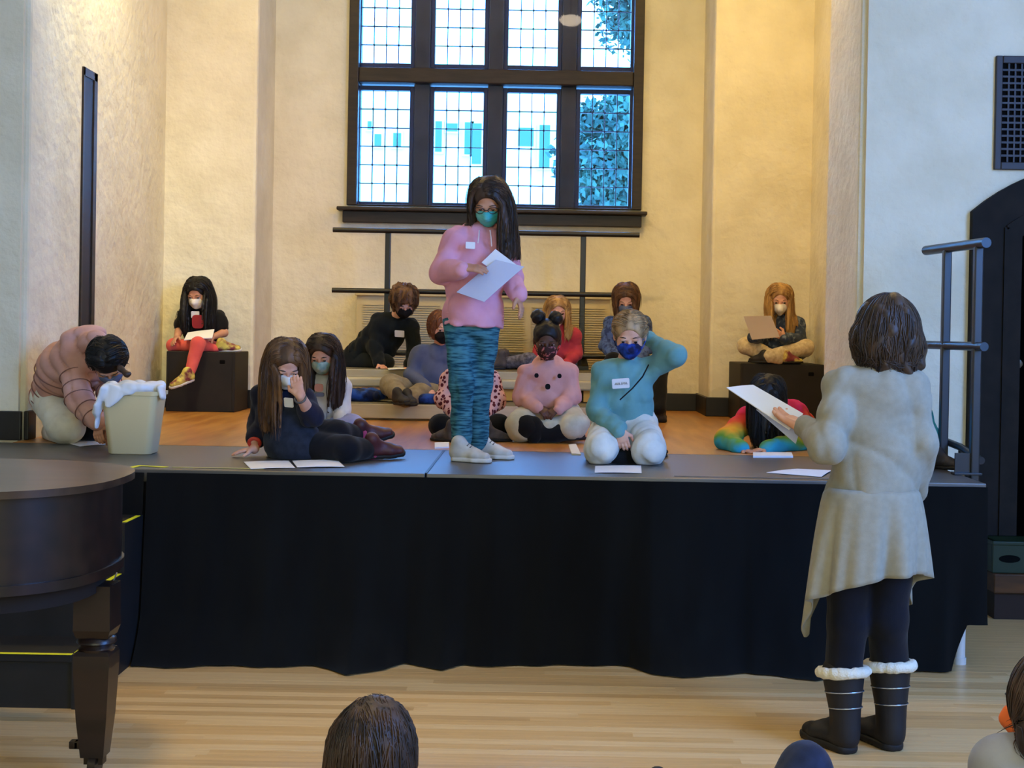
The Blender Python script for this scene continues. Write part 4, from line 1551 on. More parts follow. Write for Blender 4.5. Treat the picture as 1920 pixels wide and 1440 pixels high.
class Person:
    def __init__(p, label, Y0, J, f, s=1.0, skin=None, up=(0, 0, 1), base=None, back=False, group=None, lean=None):
        """J: joints as (px, py, dY): head neck sa sb ea eb wa wb pelvis ka kb aa ab (a: left in the picture)"""
        p.J = {k: (at(v[0], v[1], Y0 + (v[2] if len(v) > 2 else 0)) if len(v) < 4 else np.array(v[1:], float)) for k, v in J.items()}
        p.Y0, p.s, p.skin = Y0, s, skin
        j = p.J
        p.side = nrm(j['sb'] - j['sa'])
        p.up = nrm(j['neck'] - j['pelvis'])
        p.front = np.cross(p.side, p.up) * (-1 if back else 1)
        p.back = back
        base = j['pelvis'] if base is None else base
        p.root = thing('person', label, 'person', tuple(base), group)
        p.org = tuple(base)
        p.r, p.f, p.u = head_frame(j['head'], f, up)
        p.body = []
        p.garm = None
        p.hs = s

    def q(p, px, py, dy=0):
        return at(px, py, p.Y0 + dy)

    def add(p, name, parts, material, h=None, parent=None, label=None, smooth=True):
        out = []
        for v, f in parts:
            v = np.array(v, float)
            zs_ = support(v[:, 0], v[:, 1]) + .0015
            m = (v[:, 2] < zs_) & (v[:, 2] > zs_ - .13)
            v[m, 2] = zs_[m]
            out.append((v, f))
        parts = out
        o = put(name, mesh_np(name, parts, p.org, smooth), material, parent or p.root)
        if label:
            o['label'] = label
        return o

    # -- skin
    def skin_body(p, head_s=1.0, hands=True, hand_L=.135, ha=None, hb=None, arm_skin=(0, 0), eyes=True, hh=.0035, nr=.036, arms=True, brow=None):
        j, s = p.J, p.s
        head_s *= .94
        p.head_s = head_s
        g = Sdf()
        mid = j.get('mid', lerp(j['pelvis'], j['neck'], .5))
        g.ecap(j['pelvis'], mid, p.side, .085 * s, .06 * s, .085 * s, .055 * s, .03)
        g.ecap(mid, lerp(mid, j['neck'], .75), p.side, .085 * s, .055 * s, .09 * s, .05 * s, .03)
        for a in 'ab':
            if arms:
                g.cap(lerp(j['neck'], j['s' + a], .2) - p.up * .03 * s, j['s' + a], .03 * s, .03 * s, .03)
                g.cap(j['s' + a], j['e' + a], .03 * s, .025 * s, .02)
                g.cap(j['e' + a], j['w' + a], .025 * s, .019 * s, .02)
            if 'k' + a in j:
                hp = p.hip(a)
                g.cap(hp, j['k' + a], .05 * s, .036 * s, .03)
                g.cap(j['k' + a], j['a' + a], .036 * s, .025 * s, .02)
        g.cap(lerp(j['pelvis'], j['neck'], .8), j['neck'], .05 * s, .036 * s, .03)
        parts = [g.mesh(.017)]
        hd, L = head_sdf(j['head'], p.r, p.f, p.u, head_s, j['neck'], nr * s)
        p.L, p.headsdf = L, hd
        parts.append(hd.mesh(.0058 if p.Y0 < 9 else .0066))
        for a, hh_, sk in (('a', ha, arm_skin[0]), ('b', hb, arm_skin[1])):
            if hh_ is None:
                continue
            d, n, t, c = hh_[:4]
            w, e = j['w' + a], j['e' + a]
            fore = lerp(w, e, .3) if not sk else lerp(w, e, sk)
            parts.append(hand_geo(w, np.asarray(d, float), np.asarray(n, float), np.asarray(t, float), hand_L * (hh_[4] if len(hh_) > 4 else 1), c, fore,
                                  rw=.0215 * s, re=(.024 if not sk else .024 + .008 * sk) * s, h=hh))
        p.add('body', parts, p.skin)
        if eyes:
            for q in (-1, 1):
                b = BM()
                bmesh.ops.create_uvsphere(b.b, u_segments=12, v_segments=8, radius=.0125 * head_s)
                c0 = L(q * .031, .0795, .001)
                lk = nrm(p.f * 1.0 - p.u * .35)
                me = bpy.data.meshes.new('eye')
                for v in b.b.verts:
                    v.co = v.co + Vector(c0 - np.array(p.org))
                for fc in b.b.faces:
                    m_ = np.array(fc.calc_center_median()) + np.array(p.org) - c0
                    fc.material_index = 1 if nrm(m_) @ lk > .72 else 0
                    fc.smooth = True
                b.b.to_mesh(me); b.b.free()
                put('eye', me, [EYEW, EYED], p.root)
            for q in (-1, 1):
                b = BM()
                b.tube([L(q * .017, .094, .020), L(q * .031, .0945, .0245), L(q * .047, .082, .019)], [.0022 * head_s, .0032 * head_s, .0014 * head_s], 6)
                b.obj('eyebrow', brow or H_DBROWN, p.root, p.org, smooth=60)
        return p

    def hip(p, a):
        return p.J['h' + a] if 'h' + a in p.J else p.J['pelvis'] + p.side * (.072 * p.s) * (-1 if a == 'a' else 1)

    # -- clothes
    def top(p, name, material, wh=(.125, .085), wc=(.125, .08), wm=None, arm=(.05, .043, .033), t0=-.05, fold=.004, seed=1, h=.009, sleeve=(1, 1), hood=False,
            collar=True, cuffs=True, band=True, neckr=.05, puff=0.0, fs=1.0, k=.045, shr=.043, label=None, extra=None):
        j, s = p.J, p.s
        g = Sdf()
        p0 = lerp(j['pelvis'], j['neck'], t0)
        mid = j.get('mid', lerp(j['pelvis'], j['neck'], .45))
        nb = j['neck'] - p.up * .02 * s
        wm = wm or tuple((a + b) / 2 for a, b in zip(wh, wc))
        upl = nrm(mid - p0)
        g.ecap(p0 - upl * .05, mid, p.side, wh[0] * s, wh[1] * s, wm[0] * s, wm[1] * s, .03)
        ch = lerp(mid, nb, .62)
        g.ecap(mid, ch, p.side, wm[0] * s, wm[1] * s, wc[0] * s, wc[1] * s, .04)
        if band:
            g.ecap(p0 + upl * .012, p0 + upl * .028, p.side, wh[0] * s * .97, wh[1] * s * .97, wh[0] * s * .97, wh[1] * s * .97, .012)
        g.plane(p0, -upl)
        g.cap(ch, nb, .07 * s, neckr * s, .04)
        col = Sdf()
        col.p = list(g.p[:2])
        for a in 'ab':
            S, E, W = j['s' + a], j['e' + a], j['w' + a]
            g.cap(lerp(nb, S, .25) - p.up * .02 * s, S, shr * s, arm[0] * s, k)
            sl = sleeve[0 if a == 'a' else 1]
            if sl <= .5:
                g.cap(S, lerp(S, E, sl * 2), arm[0] * s, lerp(arm[0], arm[1], sl) * s * 1.03, .02)
            else:
                g.cap(S, E, arm[0] * s, arm[1] * s, .02)
                W2 = lerp(E, W, (sl - .5) * 2 - .02)
                g.cap(E, W2, arm[1] * s, lerp(arm[1], arm[2], (sl - .5) * 2) * s, .025)
                if cuffs:
                    t_ = nrm(W2 - E)
                    g.cap(W2 - t_ * .02, W2 - t_ * .004, arm[2] * s * 1.02, arm[2] * s * .96, .006)
                    g.plane(W2 + t_ * .012, t_, W2 - .05 * s, W2 + .05 * s) if False else None
        if hood:
            for i in range(9):
                a = math.pi * (i / 8) * 1.5 - math.pi * .25
                def ringp(a):
                    return nb + p.side * math.cos(a) * .062 * s - p.front * math.sin(a) * .062 * s + p.up * (.012 + .02 * math.sin(a)) * s - p.front * .008
                if i < 8:
                    a2 = math.pi * ((i + 1) / 8) * 1.5 - math.pi * .25
                    rr0 = (.018 + .016 * max(0, math.sin(a))) * s
                    rr1 = (.018 + .016 * max(0, math.sin(a2))) * s
                    g.cap(ringp(a), ringp(a2), rr0, rr1, .015)
            g.ell(nb - p.front * .075 * s - p.up * .05 * s, [p.side, p.front, p.up], (.085 * s, .04 * s, .075 * s), .03)
        elif collar:
            n_ = 12
            for i in range(n_):
                a, a2 = 2 * math.pi * i / n_, 2 * math.pi * (i + 1) / n_
                rp = lambda a: nb + p.side * math.cos(a) * .046 * s + p.front * math.sin(a) * .046 * s + p.up * (.016 - .012 * math.sin(a)) * s
                g.cap(rp(a), rp(a2), .009 * s, k=.006)
        if extra:
            extra(g)
        fo = folds(fold, fs, seed)
        if puff:
            ax = p.up
            o_ = j['pelvis']
            fo0 = fo

            def fo(X, Y, Z):
                t = (X - o_[0]) * ax[0] + (Y - o_[1]) * ax[1] + (Z - o_[2]) * ax[2]
                return fo0(X, Y, Z) + puff * (1 - np.abs(np.sin(t * 3.1416 / .075)) ** .35) * 1.0
        h = h * (1.25 if p.Y0 > 9 else 1)
        geo = g.mesh(h, fo)
        o = p.add(name, [geo], material, label=label)
        p.garm = g
        if band:
            tor = Sdf(); tor.p = [q_ for q_ in g.p[:3] if q_[4] == 'u']
            p.ring(tor, p0 + upl * .05 * s, upl, .32 * s, 36, .0032 * s, 'hem_band', material, lift=-.0005, parent=o)
        c = Sdf()          # light collider for the hair
        c.ecap(p0, mid, p.side, wh[0] * s, wh[1] * s, wm[0] * s, wm[1] * s, .03)
        c.ecap(mid, ch, p.side, wm[0] * s, wm[1] * s, wc[0] * s, wc[1] * s, .04)
        c.cap(ch, nb, .07 * s, neckr * s, .04)
        for a in 'ab':
            c.cap(lerp(nb, j['s' + a], .25) - p.up * .02 * s, j['s' + a], shr * s, arm[0] * s, k)
            c.cap(j['s' + a], j['e' + a], arm[0] * s, arm[1] * s, .02)
        p.coll = c
        return o

    def legs(p, name, material, r=(.075, .055, .042), hipw=(.115, .085), fold=.004, seed=2, h=.009, end=(1, 1), label=None, k=.03, fs=1.0, only='ab', seat=None):
        j, s = p.J, p.s
        g = Sdf()
        up_ = nrm(j.get('mid', j['neck']) - j['pelvis'])
        g.ecap(j['pelvis'] - up_ * .01, j['pelvis'] + up_ * .045 * s, p.side, hipw[0] * s, hipw[1] * s, hipw[0] * .95 * s, hipw[1] * .95 * s, .03)
        for i, a in enumerate(only):
            H, K, A = p.hip(a), j['k' + a], j['a' + a]
            g.cap(H, K, r[0] * s, r[1] * s, k)
            g.cap(K, lerp(K, A, end[i]), r[1] * s, lerp(r[1], r[2], end[i]) * s, .02)
        h = h * (1.3 if p.Y0 > 9 else 1)
        fo = folds(fold, fs, seed)
        p.legsdf = g
        return p.add(name, [g.mesh(h, fo)], material, label=label)

    def shoe(p, a, heel, toe, up=(0, 0, 1), L=None, material=None, sole=None, shaft=0, ra=.036, w=.036, label=None, lace=None, h=.007, name='shoe', hi=0):
        heel, toe = np.asarray(heel, float), np.asarray(toe, float)
        L = L or np.linalg.norm(toe - heel)
        um, sm = shoe_geo(heel, toe - heel, np.asarray(up, float), L, w, p.J['a' + a], shaft, ra, h, hi)
        o = p.add(name, [um], material, label=label)
        p.add('sole', [sm], sole or material, parent=o)
        if lace is not None:
            d = nrm(toe - heel); up = nrm(np.asarray(up) - d * (np.asarray(up) @ d)); sd = np.cross(d, up)
            k = L / .21
            b = BM()
            for i in range(4):
                c = heel + d * L * (.44 + .07 * i) + up * (.078 - .008 * i) * k
                b.tube([c - sd * .018 * k - up * .004, c + up * .004 * k, c + sd * .018 * k - up * .004], .0032 * k, 6)
            tag(b.obj('lace', lace, o, p.org), kind='stuff')
        return o

    # -- hair, mask
    def hair(p, material, n=220, length=.42, cap=True, face=True, label=None, extra=None, body=True, capk=None, **k):
        j, hs = p.J, p.head_s
        parts = []
        if cap:
            parts.append(hair_cap(j['head'], p.r, p.f, p.u, hs, **(capk or {})))
        if n:
            parts.extend(hair_strands(j['head'], p.r, p.f, p.u, hs, p.coll if body else None, n, length, face=face, **k))
        for e in extra or []:
            parts.append(e)
        return p.add('hair', parts, material, label=label)

    def mask(p, material, kind='surgical', label=None, strap=None):
        s, L = p.head_s, p.L
        g = Sdf()
        R = [p.r, p.f, p.u]
        if kind == 'kn95':
            g.ell(L(0, .056, -.045), R, (.056 * s, .052 * s, .052 * s), .012)
            g.cap(L(0, .088, -.005), L(0, .118, -.045), .01 * s, .014 * s, .025)
            g.cap(L(0, .118, -.045), L(0, .085, -.095), .014 * s, .012 * s, .025)
        else:
            g.ell(L(0, .050, -.045), R, (.0625 * s, .060 * s, .056 * s), .012)
            g.cap(L(0, .095, -.012), L(0, .112, -.035), .010 * s, .013 * s, .03)
            g.ell(L(0, .072, -.082), R, (.026 * s, .024 * s, .02 * s), .02)
        g.plane(L(0, .032, 0), -p.f)
        g.plane(L(0, .09, -.010), nrm(p.u * 1.0 - p.f * .18))
        g.plane(L(0, .06, -.103), nrm(-p.u))
        fo = None
        if kind == 'surgical':
            def fo(X, Y, Z):
                t = (X - L(0, 0, 0)[0]) * p.u[0] + (Y - L(0, 0, 0)[1]) * p.u[1] + (Z - L(0, 0, 0)[2]) * p.u[2]
                return .0012 * np.sin(t * 420)
        o = p.add('face_mask', [g.mesh(.0045, fo)], material, label=label)
        b = BM()
        for q in (-1, 1):
            for z in (-.022, -.075):
                b.tube([L(q * .052, .040, z), L(q * .068, .015, z * .7 - .004), L(q * .082, -.012, -.012 + z * .25)], .0022 * s, 5)
        b.obj('ear_loop', strap or material, o, p.org)
        return o

    def glasses(p, material):
        L, s = p.L, p.head_s
        b = BM()
        for q in (-1, 1):
            pts = [L(q * (.033 + .024 * math.cos(a)), .103 - .012 * abs(math.cos(a)) * (1 if math.cos(a) > 0 else .2), .001 + .017 * math.sin(a)) for a in np.linspace(0, 2 * math.pi, 17)[:-1]]
            b.tube(pts, .0022 * s, 6, closed=True)
            b.tube([L(q * .057, .092, .004), L(q * .078, .03, .004), L(q * .080, -.01, .0)], .002 * s, 6)
        b.tube([L(-.009, .104, .004), L(0, .108, .006), L(.009, .104, .004)], .002 * s, 6)
        return b.obj('glasses', material, p.root, p.org)

    def ring(p, g, c, axis, rmax=.3, n=40, r=.0035, name='seam', material=None, arc=None, lift=0.0, parent=None):
        """a tube running round the garment surface g at point c across axis"""
        axis = nrm(axis); sd = nrm(p.side - axis * (p.side @ axis)) if abs(nrm(p.side) @ axis) < .9 else nrm(np.cross(axis, V(0, 1, 0))); fr = np.cross(sd, axis)
        pts = []
        for i in range(n):
            a = 2 * math.pi * i / n
            d = sd * math.cos(a) + fr * math.sin(a)
            t = rmax
            for _ in range(40):
                v = float(g.at((c + d * t)[None, :])[0])
                t -= v * .9
                if abs(v) < 5e-4 or t <= .01:
                    break
            pts.append(c + d * (t + lift))
        b = BM(); b.tube(pts, r, 6, closed=True)
        return b.obj(name, material, parent or p.root, p.org, smooth=60)

    def sticker(p, px, py, dy, w, h_, material=None, scribble=False, tilt=0):
        c = p.q(px, py, dy)
        r = nrm(p.side + p.up * tilt)
        o = plate('name_sticker', c, r, p.up, w, h_, .0015, material or STICK, p.root, p.org)
        if scribble:
            b = BM()
            n = np.cross(r, p.up)
            if n[1] > 0:
                n = -n
            rs_ = random.Random(4)
            for wd, (x0, x1) in enumerate(((-.34, -.06), (.02, .36))):
                pts = []
                m = 9
                for i in range(m):
                    x = lerp(x0, x1, i / (m - 1)) * w
                    z = (.10 if i % 2 else -.14) * h_ * (1.6 if i == 1 and wd else 1)
                    pts.append(c + r * x + p.up * (z + .02 * h_) + n * .0028)
                b.tube(pts, .0013, 5)
            b.obj('handwriting', INK, o, p.org)
        return o

    def check(p):
        j, s = p.J, p.s
        d = lambda a, b: np.linalg.norm(j[a] - j[b])
        t = [f"{k}:{v:.2f}" for k, v in dict(ua_a=d('sa', 'ea'), fa_a=d('ea', 'wa'), ua_b=d('sb', 'eb'), fa_b=d('eb', 'wb'), sh=d('sa', 'sb'), tor=d('pelvis', 'neck'), hn=d('head', 'neck')).items()]
        for a in 'ab':
            if 'k' + a in j:
                t += [f"th_{a}:{np.linalg.norm(p.hip(a) - j['k' + a]):.2f}", f"sh_{a}:{d('k' + a, 'a' + a):.2f}"]
        print('PERSON', p.root['label'][:38], s, ' '.join(t))


STICK = mat('white_sticker', s2l(228, 226, 228), .6, .2)
INK = mat('dark_ink', s2l(40, 44, 60), .6, .2)
# ------------------------------------------------------------------ fabrics
SOLE_W = mat('white_rubber', s2l(205, 202, 196), .6)
SOLE_D = mat('dark_rubber', s2l(30, 28, 28), .6)
LACE_W = mat('grey_lace', s2l(120, 116, 112), .8)
F_CARD = cloth('oatmeal_knit', (150, 145, 129), (142, 137, 121), vs_=40, bump=.3, scale=420)
F_NAVYT = cloth('navy_leggings', (17, 18, 28), (12, 13, 20))
F_BOOT = mat('black_boot', s2l(26, 24, 26), .6, .35, bump=.2, bump_scale=120)
F_FUR = mat('white_fleece_trim', s2l(222, 216, 196), .95, .1, bump=.8, bump_scale=160, bump_dist=.006)
F_PINK = cloth('pink_fleece', (226, 160, 178), (214, 146, 166))
F_TEALT = mat('heathered_teal_knit', s2l(74, 128, 142), .92, .15, var=s2l(26, 64, 82), var_scale=16, stretch=(1, 1, 7), detail=6, lo=.40, hi=.62, bump=.25, bump_scale=240)
F_TEAL = cloth('teal_jersey', (116, 164, 164), (100, 148, 150))
F_LGREY = cloth('pale_grey_twill', (224, 220, 208), (206, 202, 190), vs_=14)
F_BLACK = cloth('black_jersey', (20, 19, 21), (14, 14, 15))
F_DUSTY = cloth('dusty_pink_fleece', (218, 160, 150), (204, 146, 138))
F_CREAM = cloth('cream_cotton', (206, 198, 172), (186, 176, 150), vs_=14)
F_NAVY = cloth('navy_jersey', (30, 30, 50), (22, 22, 38))
F_DENIM = cloth('dark_denim', (40, 46, 60), (28, 32, 44), vs_=30)
F_WHITE = cloth('white_sweater_knit', (226, 222, 216), (206, 202, 198))
F_LAV = cloth('lavender_cotton', (168, 166, 196), (148, 146, 178))
F_DKGRN = cloth('black_green_knit', (20, 26, 28), (13, 17, 19))
F_SLATE = cloth('slate_blue_sweatshirt', (92, 98, 122), (80, 86, 108))
F_KHAKI = cloth('khaki_cotton', (142, 128, 100), (120, 106, 82), vs_=20)
F_RED = cloth('coral_red_jersey', (206, 70, 76), (186, 56, 64))
F_PATB = cloth('blue_patterned_denim', (82, 102, 146), (48, 60, 98), vs_=34, lo=.45, hi=.58)
F_PATN = cloth('navy_patterned_cotton', (50, 62, 84), (118, 128, 140), vs_=30, lo=.5, hi=.66)
F_CLEG = cloth('cream_patterned_leggings', (214, 196, 158), (186, 164, 128), vs_=40)
F_CORAL = cloth('coral_leggings', (224, 100, 92), (206, 84, 80))
F_PUFF = mat('dusty_pink_puffer', s2l(206, 158, 146), .6, .35, var=s2l(184, 134, 122), var_scale=7, bump=.25, bump_scale=40)
F_CYAN = cloth('cyan_jersey', (60, 176, 220), (50, 156, 200))
F_GREY = cloth('light_grey_sweatshirt', (150, 151, 158), (132, 133, 141))
F_NVD = cloth('navy_denim', (34, 42, 66), (24, 30, 48), vs_=20)
F_GLEG = cloth('grey_patterned_leggings', (120, 118, 132), (70, 68, 78), vs_=40)
LACE_P = mat('pale_cord', s2l(226, 206, 210), .8)
SH_WHITE = mat('white_trainer', s2l(206, 200, 190), .55, .35, var=s2l(176, 170, 162), var_scale=16)
SH_DARK = mat('dark_shoe', s2l(42, 38, 38), .6, .3)
SH_GREY = mat('grey_boot', s2l(92, 84, 80), .75, .25, var=s2l(66, 60, 58), var_scale=20)
SH_MAROON = mat('maroon_boot', s2l(84, 38, 38), .5, .4, var=s2l(60, 26, 28), var_scale=14)
SH_YEL = mat('yellow_maroon_trainer', s2l(206, 190, 92), .6, .3, var=s2l(120, 52, 60), var_scale=14, lo=.45, hi=.58)
M_TEAL = mat('teal_mask', s2l(62, 164, 164), .8, .2, var=s2l(120, 196, 192), var_scale=9)
M_WHITE = mat('white_mask', s2l(228, 222, 214), .8, .2)
M_BLACK = mat('black_mask', s2l(24, 22, 24), .85, .15)
M_BLUE = mat('blue_dyed_mask', s2l(40, 80, 190), .8, .2, var=s2l(26, 26, 60), var_scale=13, lo=.42, hi=.6)
M_MINT = mat('mint_patterned_mask', s2l(190, 208, 196), .8, .2, var=s2l(130, 168, 160), var_scale=28)
M_FLOR = mat('dark_floral_mask', s2l(58, 34, 32), .85, .2, var=s2l(196, 120, 122), var_scale=38, lo=.52, hi=.62)
M_ORANGE = mat('orange_mask', s2l(240, 116, 54), .8, .2)
M_GREYB = mat('grey_blue_mask', s2l(96, 104, 130), .8, .2)
GLASSM = mat('dark_glasses', s2l(40, 34, 34), .3, .5)


def dots_mat(name, base, dot):
    m = mat(name, base, .92, .2, bump=.25, bump_scale=250)
    n, l = m.node_tree.nodes, m.node_tree.links
    tc = n.new('ShaderNodeTexCoord'); vo = n.new('ShaderNodeTexVoronoi'); rp = n.new('ShaderNodeValToRGB')
    vo.inputs['Scale'].default_value = 38; vo.inputs['Randomness'].default_value = .75
    rp.color_ramp.interpolation = 'CONSTANT'
    rp.color_ramp.elements[0].color = dot; rp.color_ramp.elements[1].color = base; rp.color_ramp.elements[1].position = .42
    l.new(tc.outputs['Object'], vo.inputs['Vector']); l.new(vo.outputs['Distance'], rp.inputs[0]); l.new(rp.outputs[0], n['Principled BSDF'].inputs['Base Color'])
    return m


F_DOTS = dots_mat('pink_polka_dot_fleece', s2l(224, 172, 162), s2l(92, 32, 40))


def rainbow_mat():
    m = mat('rainbow_tie_dye', s2l(220, 60, 100), .92, .2, bump=.25, bump_scale=250)
    n, l = m.node_tree.nodes, m.node_tree.links
    tc = n.new('ShaderNodeTexCoord'); mp = n.new('ShaderNodeMapping'); gr = n.new('ShaderNodeTexNoise'); rp = n.new('ShaderNodeValToRGB')
    sp = n.new('ShaderNodeSeparateXYZ'); ma = n.new('ShaderNodeMath'); mb = n.new('ShaderNodeMath'); mc = n.new('ShaderNodeMath')
    gr.inputs['Scale'].default_value = 6
    l.new(tc.outputs['Object'], sp.inputs[0]); l.new(tc.outputs['Object'], gr.inputs['Vector'])
    ma.operation = 'MULTIPLY_ADD'; ma.inputs[1].default_value = 2.3; ma.inputs[2].default_value = 0.13   # height
    l.new(sp.outputs['Z'], ma.inputs[0])
    mb.operation = 'MULTIPLY_ADD'; mb.inputs[1].default_value = .5; mb.inputs[2].default_value = -.25
    l.new(gr.outputs['Fac'], mb.inputs[0])
    mc.operation = 'ADD'; l.new(ma.outputs[0], mc.inputs[0]); l.new(mb.outputs[0], mc.inputs[1])
    cr = rp.color_ramp
    cr.elements[0].position = 0.0; cr.elements[0].color = s2l(40, 130, 190)
    cr.elements[1].position = 1.0; cr.elements[1].color = s2l(222, 44, 110)
    for p_, c_ in ((.16, s2l(50, 160, 190)), (.26, s2l(96, 150, 60)), (.36, s2l(222, 160, 40)), (.48, s2l(220, 86, 40)), (.60, s2l(200, 40, 60)), (.72, s2l(226, 50, 116))):
        e = cr.elements.new(p_); e.color = c_
    l.new(mc.outputs[0], rp.inputs[0]); l.new(rp.outputs[0], n['Principled BSDF'].inputs['Base Color'])
    return m


F_RAIN = rainbow_mat()


def ring_tube(P, pts, r, name, material, n=8, parent=None, closed=True, label=None, smooth=60):
    b = BM(); b.tube(pts, r, n, closed=closed)
    o = b.obj(name, material, parent or P.root, P.org, smooth=smooth)
    if label:
        o['label'] = label
    return o


def circle(c, ax, r, ry=None, n=20, side=(1, 0, 0)):
    ax = nrm(ax); sd = nrm(np.asarray(side, float) - ax * (np.asarray(side, float) @ ax)); fr = np.cross(sd, ax)
    return [c + sd * r * math.cos(2 * math.pi * i / n) + fr * (ry or r) * math.sin(2 * math.pi * i / n) for i in range(n)]


# ================================================================== 1 standing woman, seen from behind
ha_, ta_ = on(1601, 1416, 0), on(1524, 1384, 0)
hb_, tb_ = on(1684, 1411, 0), on(1612, 1374, 0)
ya, yb = ha_[1] - 4.85 + .06, hb_[1] - 4.85 + .06
W = Person('woman with wavy brown hair and oatmeal cardigan standing with her back turned, holding papers', 4.85,
           dict(head=(1663, 622, .02), neck=(1658, 692, 0), sa=(1580, 722, 0), sb=(1706, 726, 0), ea=(1551, 836, -.09), wa=(1510, 800, .13), eb=(1724, 832, -.03), wb=(1716, 922, .12),
                pelvis=(1634, 945, 0), mid=(1645, 840, .01), ka=(1590, 1168, .0), aa=(1581, 1262, ya - .0), kb=(1664, 1160, 0), ab=(1668, 1250, yb)),
           (-.35, .93, -.1), s=1.2, skin=SK_L, base=(at(1640, 1400, 4.87)[0], 4.8, 0), back=True)
W.skin_body(1.1, hand_L=.175, ha=((-.62, .70, .30), (-.1, -.1, .98), (-.5, -.6, 0), .22), hb=((-.15, .45, -.85), (-.9, 0, 0), (0, .9, .2), .5), hh=.0036, eyes=True)
W.legs('leggings', F_NAVYT, r=(.068, .056, .052), hipw=(.105, .08), fold=.003)
W.top('cardigan', F_CARD, wh=(.13, .105), wc=(.128, .088), wm=(.118, .092), arm=(.05, .046, .032), t0=.06, fold=.009, h=.0095, collar=True, band=False, shr=.048, fs=.8)
# flared, uneven hem of the cardigan
keys = [(-.36, .40), (-.28, .45), (-.18, .42), (-.08, .33), (.12, .285), (.3, .275), (.5, .295), (.68, .33), (.86, .375), (1.0, .40), (1.12, .54), (1.22, .50), (1.32, .34)]
wc_ = W.J['pelvis'] + V(.0, .0, .055)
n, m = 150, 22
vv = []
for i in range(n):
    th = lerp(-.36, 1.32, i / (n - 1))
    ln = np.interp(th, [k[0] for k in keys], [k[1] for k in keys])
    a = th * math.pi
    for k in range(m):
        t = k / (m - 1)
        fl = t ** .5
        rx, ry = lerp(.150, .205, fl), lerp(.120, .168, fl)
        fo = (.012 * math.sin(a * 7 + .6) + .010 * math.sin(a * 11 + 1.9) + .006 * math.sin(a * 17)) * (t ** 1.2) * 1.2
        z = -ln * t
        vv.append(wc_ + V(math.cos(a) * (rx + fo) - .015 * t, -math.sin(a) * (ry + fo) * 1.0, z))
vv = np.array(vv)
i_ = (np.arange(n - 1)[:, None] * m + np.arange(m - 1)[None, :])
ff = np.stack([i_, i_ + 1, i_ + m + 1, i_ + m], -1).reshape(-1, 4)
o = W.add('cardigan_skirt', [(vv, ff)], F_CARD, label='flared cardigan skirt with drooping front corners')
md = o.modifiers.new('thickness', 'SOLIDIFY'); md.thickness = .005
g = Sdf()
hc_, Rw = W.J['head'], [W.r, W.f, W.u]
g.ell(hc_ + V(0, 0, .030), Rw, (.095, .115, .105), .02)
g.ell(hc_ + V(-.002, -.030, -.040), np.eye(3), (.107, .085, .105), .05)
for dx, dz, r_ in ((-.080, -.075, .042), (-.050, -.110, .042), (-.008, -.122, .044), (.040, -.126, .042), (.078, -.108, .040), (.096, -.05, .034), (-.094, -.02, .034)):
    g.ell(hc_ + V(dx, -.045 + .25 * abs(dx), dz), np.eye(3), (r_, .045, r_ * 1.1), .03)


def curls(X, Y, Z):
    a = X * 62 + 1.6 * np.sin(Z * 34 + X * 9) + Y * 20
    b = X * 105 + 2.0 * np.sin(Z * 46 + 1.3) - Y * 40
    return .0055 * np.sin(a) + .0035 * np.sin(b) + .003 * np.sin(Z * 60 + 2 * np.sin(X * 40))


W.hair(H_MBROWN, n=300, length=.27, wave=.008, vol=.052, face=True, seed=2, gravity=.45, back=.1, spread=.8, cap=False, body=True, lmin=.75, mass=0, kids=3, hug=9, radial=True, shell=g,
       extra=[g.mesh(.006, curls)])
for a, hl, tl in (('a', ha_, ta_), ('b', hb_, tb_)):
    o = W.shoe(a, hl, tl, L=.275, material=F_BOOT, sole=SOLE_D, shaft=1.0, ra=.074, w=.040, name='boot', label='black winter boot', h=.0075)
    top = W.J['a' + a]; hc = hl + nrm(tl - hl) * .04 + V(0, 0, .09)
    ax = nrm(top - hc)
    g = Sdf()
    pts = circle(top + ax * .005, ax, .078)
    for p_, q_ in zip(pts, pts[1:] + pts[:1]):
        g.cap(p_, q_, .016, k=.01)
    W.add('fur_trim', [g.mesh(.006, folds(.003, 2.5, 3))], F_FUR, parent=o, label='white fleece boot trim')
    for t in (.36, .66):
        c = lerp(hc, top, t); r_ = lerp(.044, .074, t) + .003
        ring_tube(W, circle(c, ax, r_), .0022, 'boot_strap', SILVER, 6, parent=o)
W.check()
# papers in her left hand
paper([W.q(1362, 727, .34), W.q(1412, 722, .38), W.q(1506, 776, .19), W.q(1480, 806, .15)], 'white papers held out in the left hand of the standing woman', bow=.006, th=.003)
paper([W.q(1418, 768, .31), W.q(1440, 772, .33), W.q(1500, 806, .185), W.q(1492, 832, .17)], 'lower white sheet drooping under the papers in the standing woman\'s hand', PAPERB, bow=.004)

# ================================================================== 2 standing girl in pink
P = Person('girl in pink hoodie and heathered teal trousers standing on the stage, reading papers', 6.72,
           dict(head=(917, 376, -.03), neck=(905, 428, .02), sa=(857, 450, 0), sb=(946, 455, .02), ea=(827, 511, -.05), wa=(868, 503, -.22), eb=(958, 520, .06), wb=(970, 553, -.08),
                pelvis=(886, 605, 0), mid=(892, 520, -.005), ka=(867, 722, -.02), aa=(864, 830, .03), kb=(899, 722, .06), ab=(896, 828, .13)),
           (-.10, -.80, -.56), s=1.05, skin=SK_M, base=(at(888, 860, 6.75)[0], 6.75, ZS))
P.skin_body(1.03, hand_L=.145, ha=((1, -.12, .02), (.1, .5, -.85), (0, -.5, .85), .35), hb=((.30, -.2, -.92), (-.85, .2, -.3), (-.2, -.95, -.1), .35))
P.legs('trousers', F_TEALT, r=(.060, .051, .043), hipw=(.094, .074), fold=.008, fs=.9)
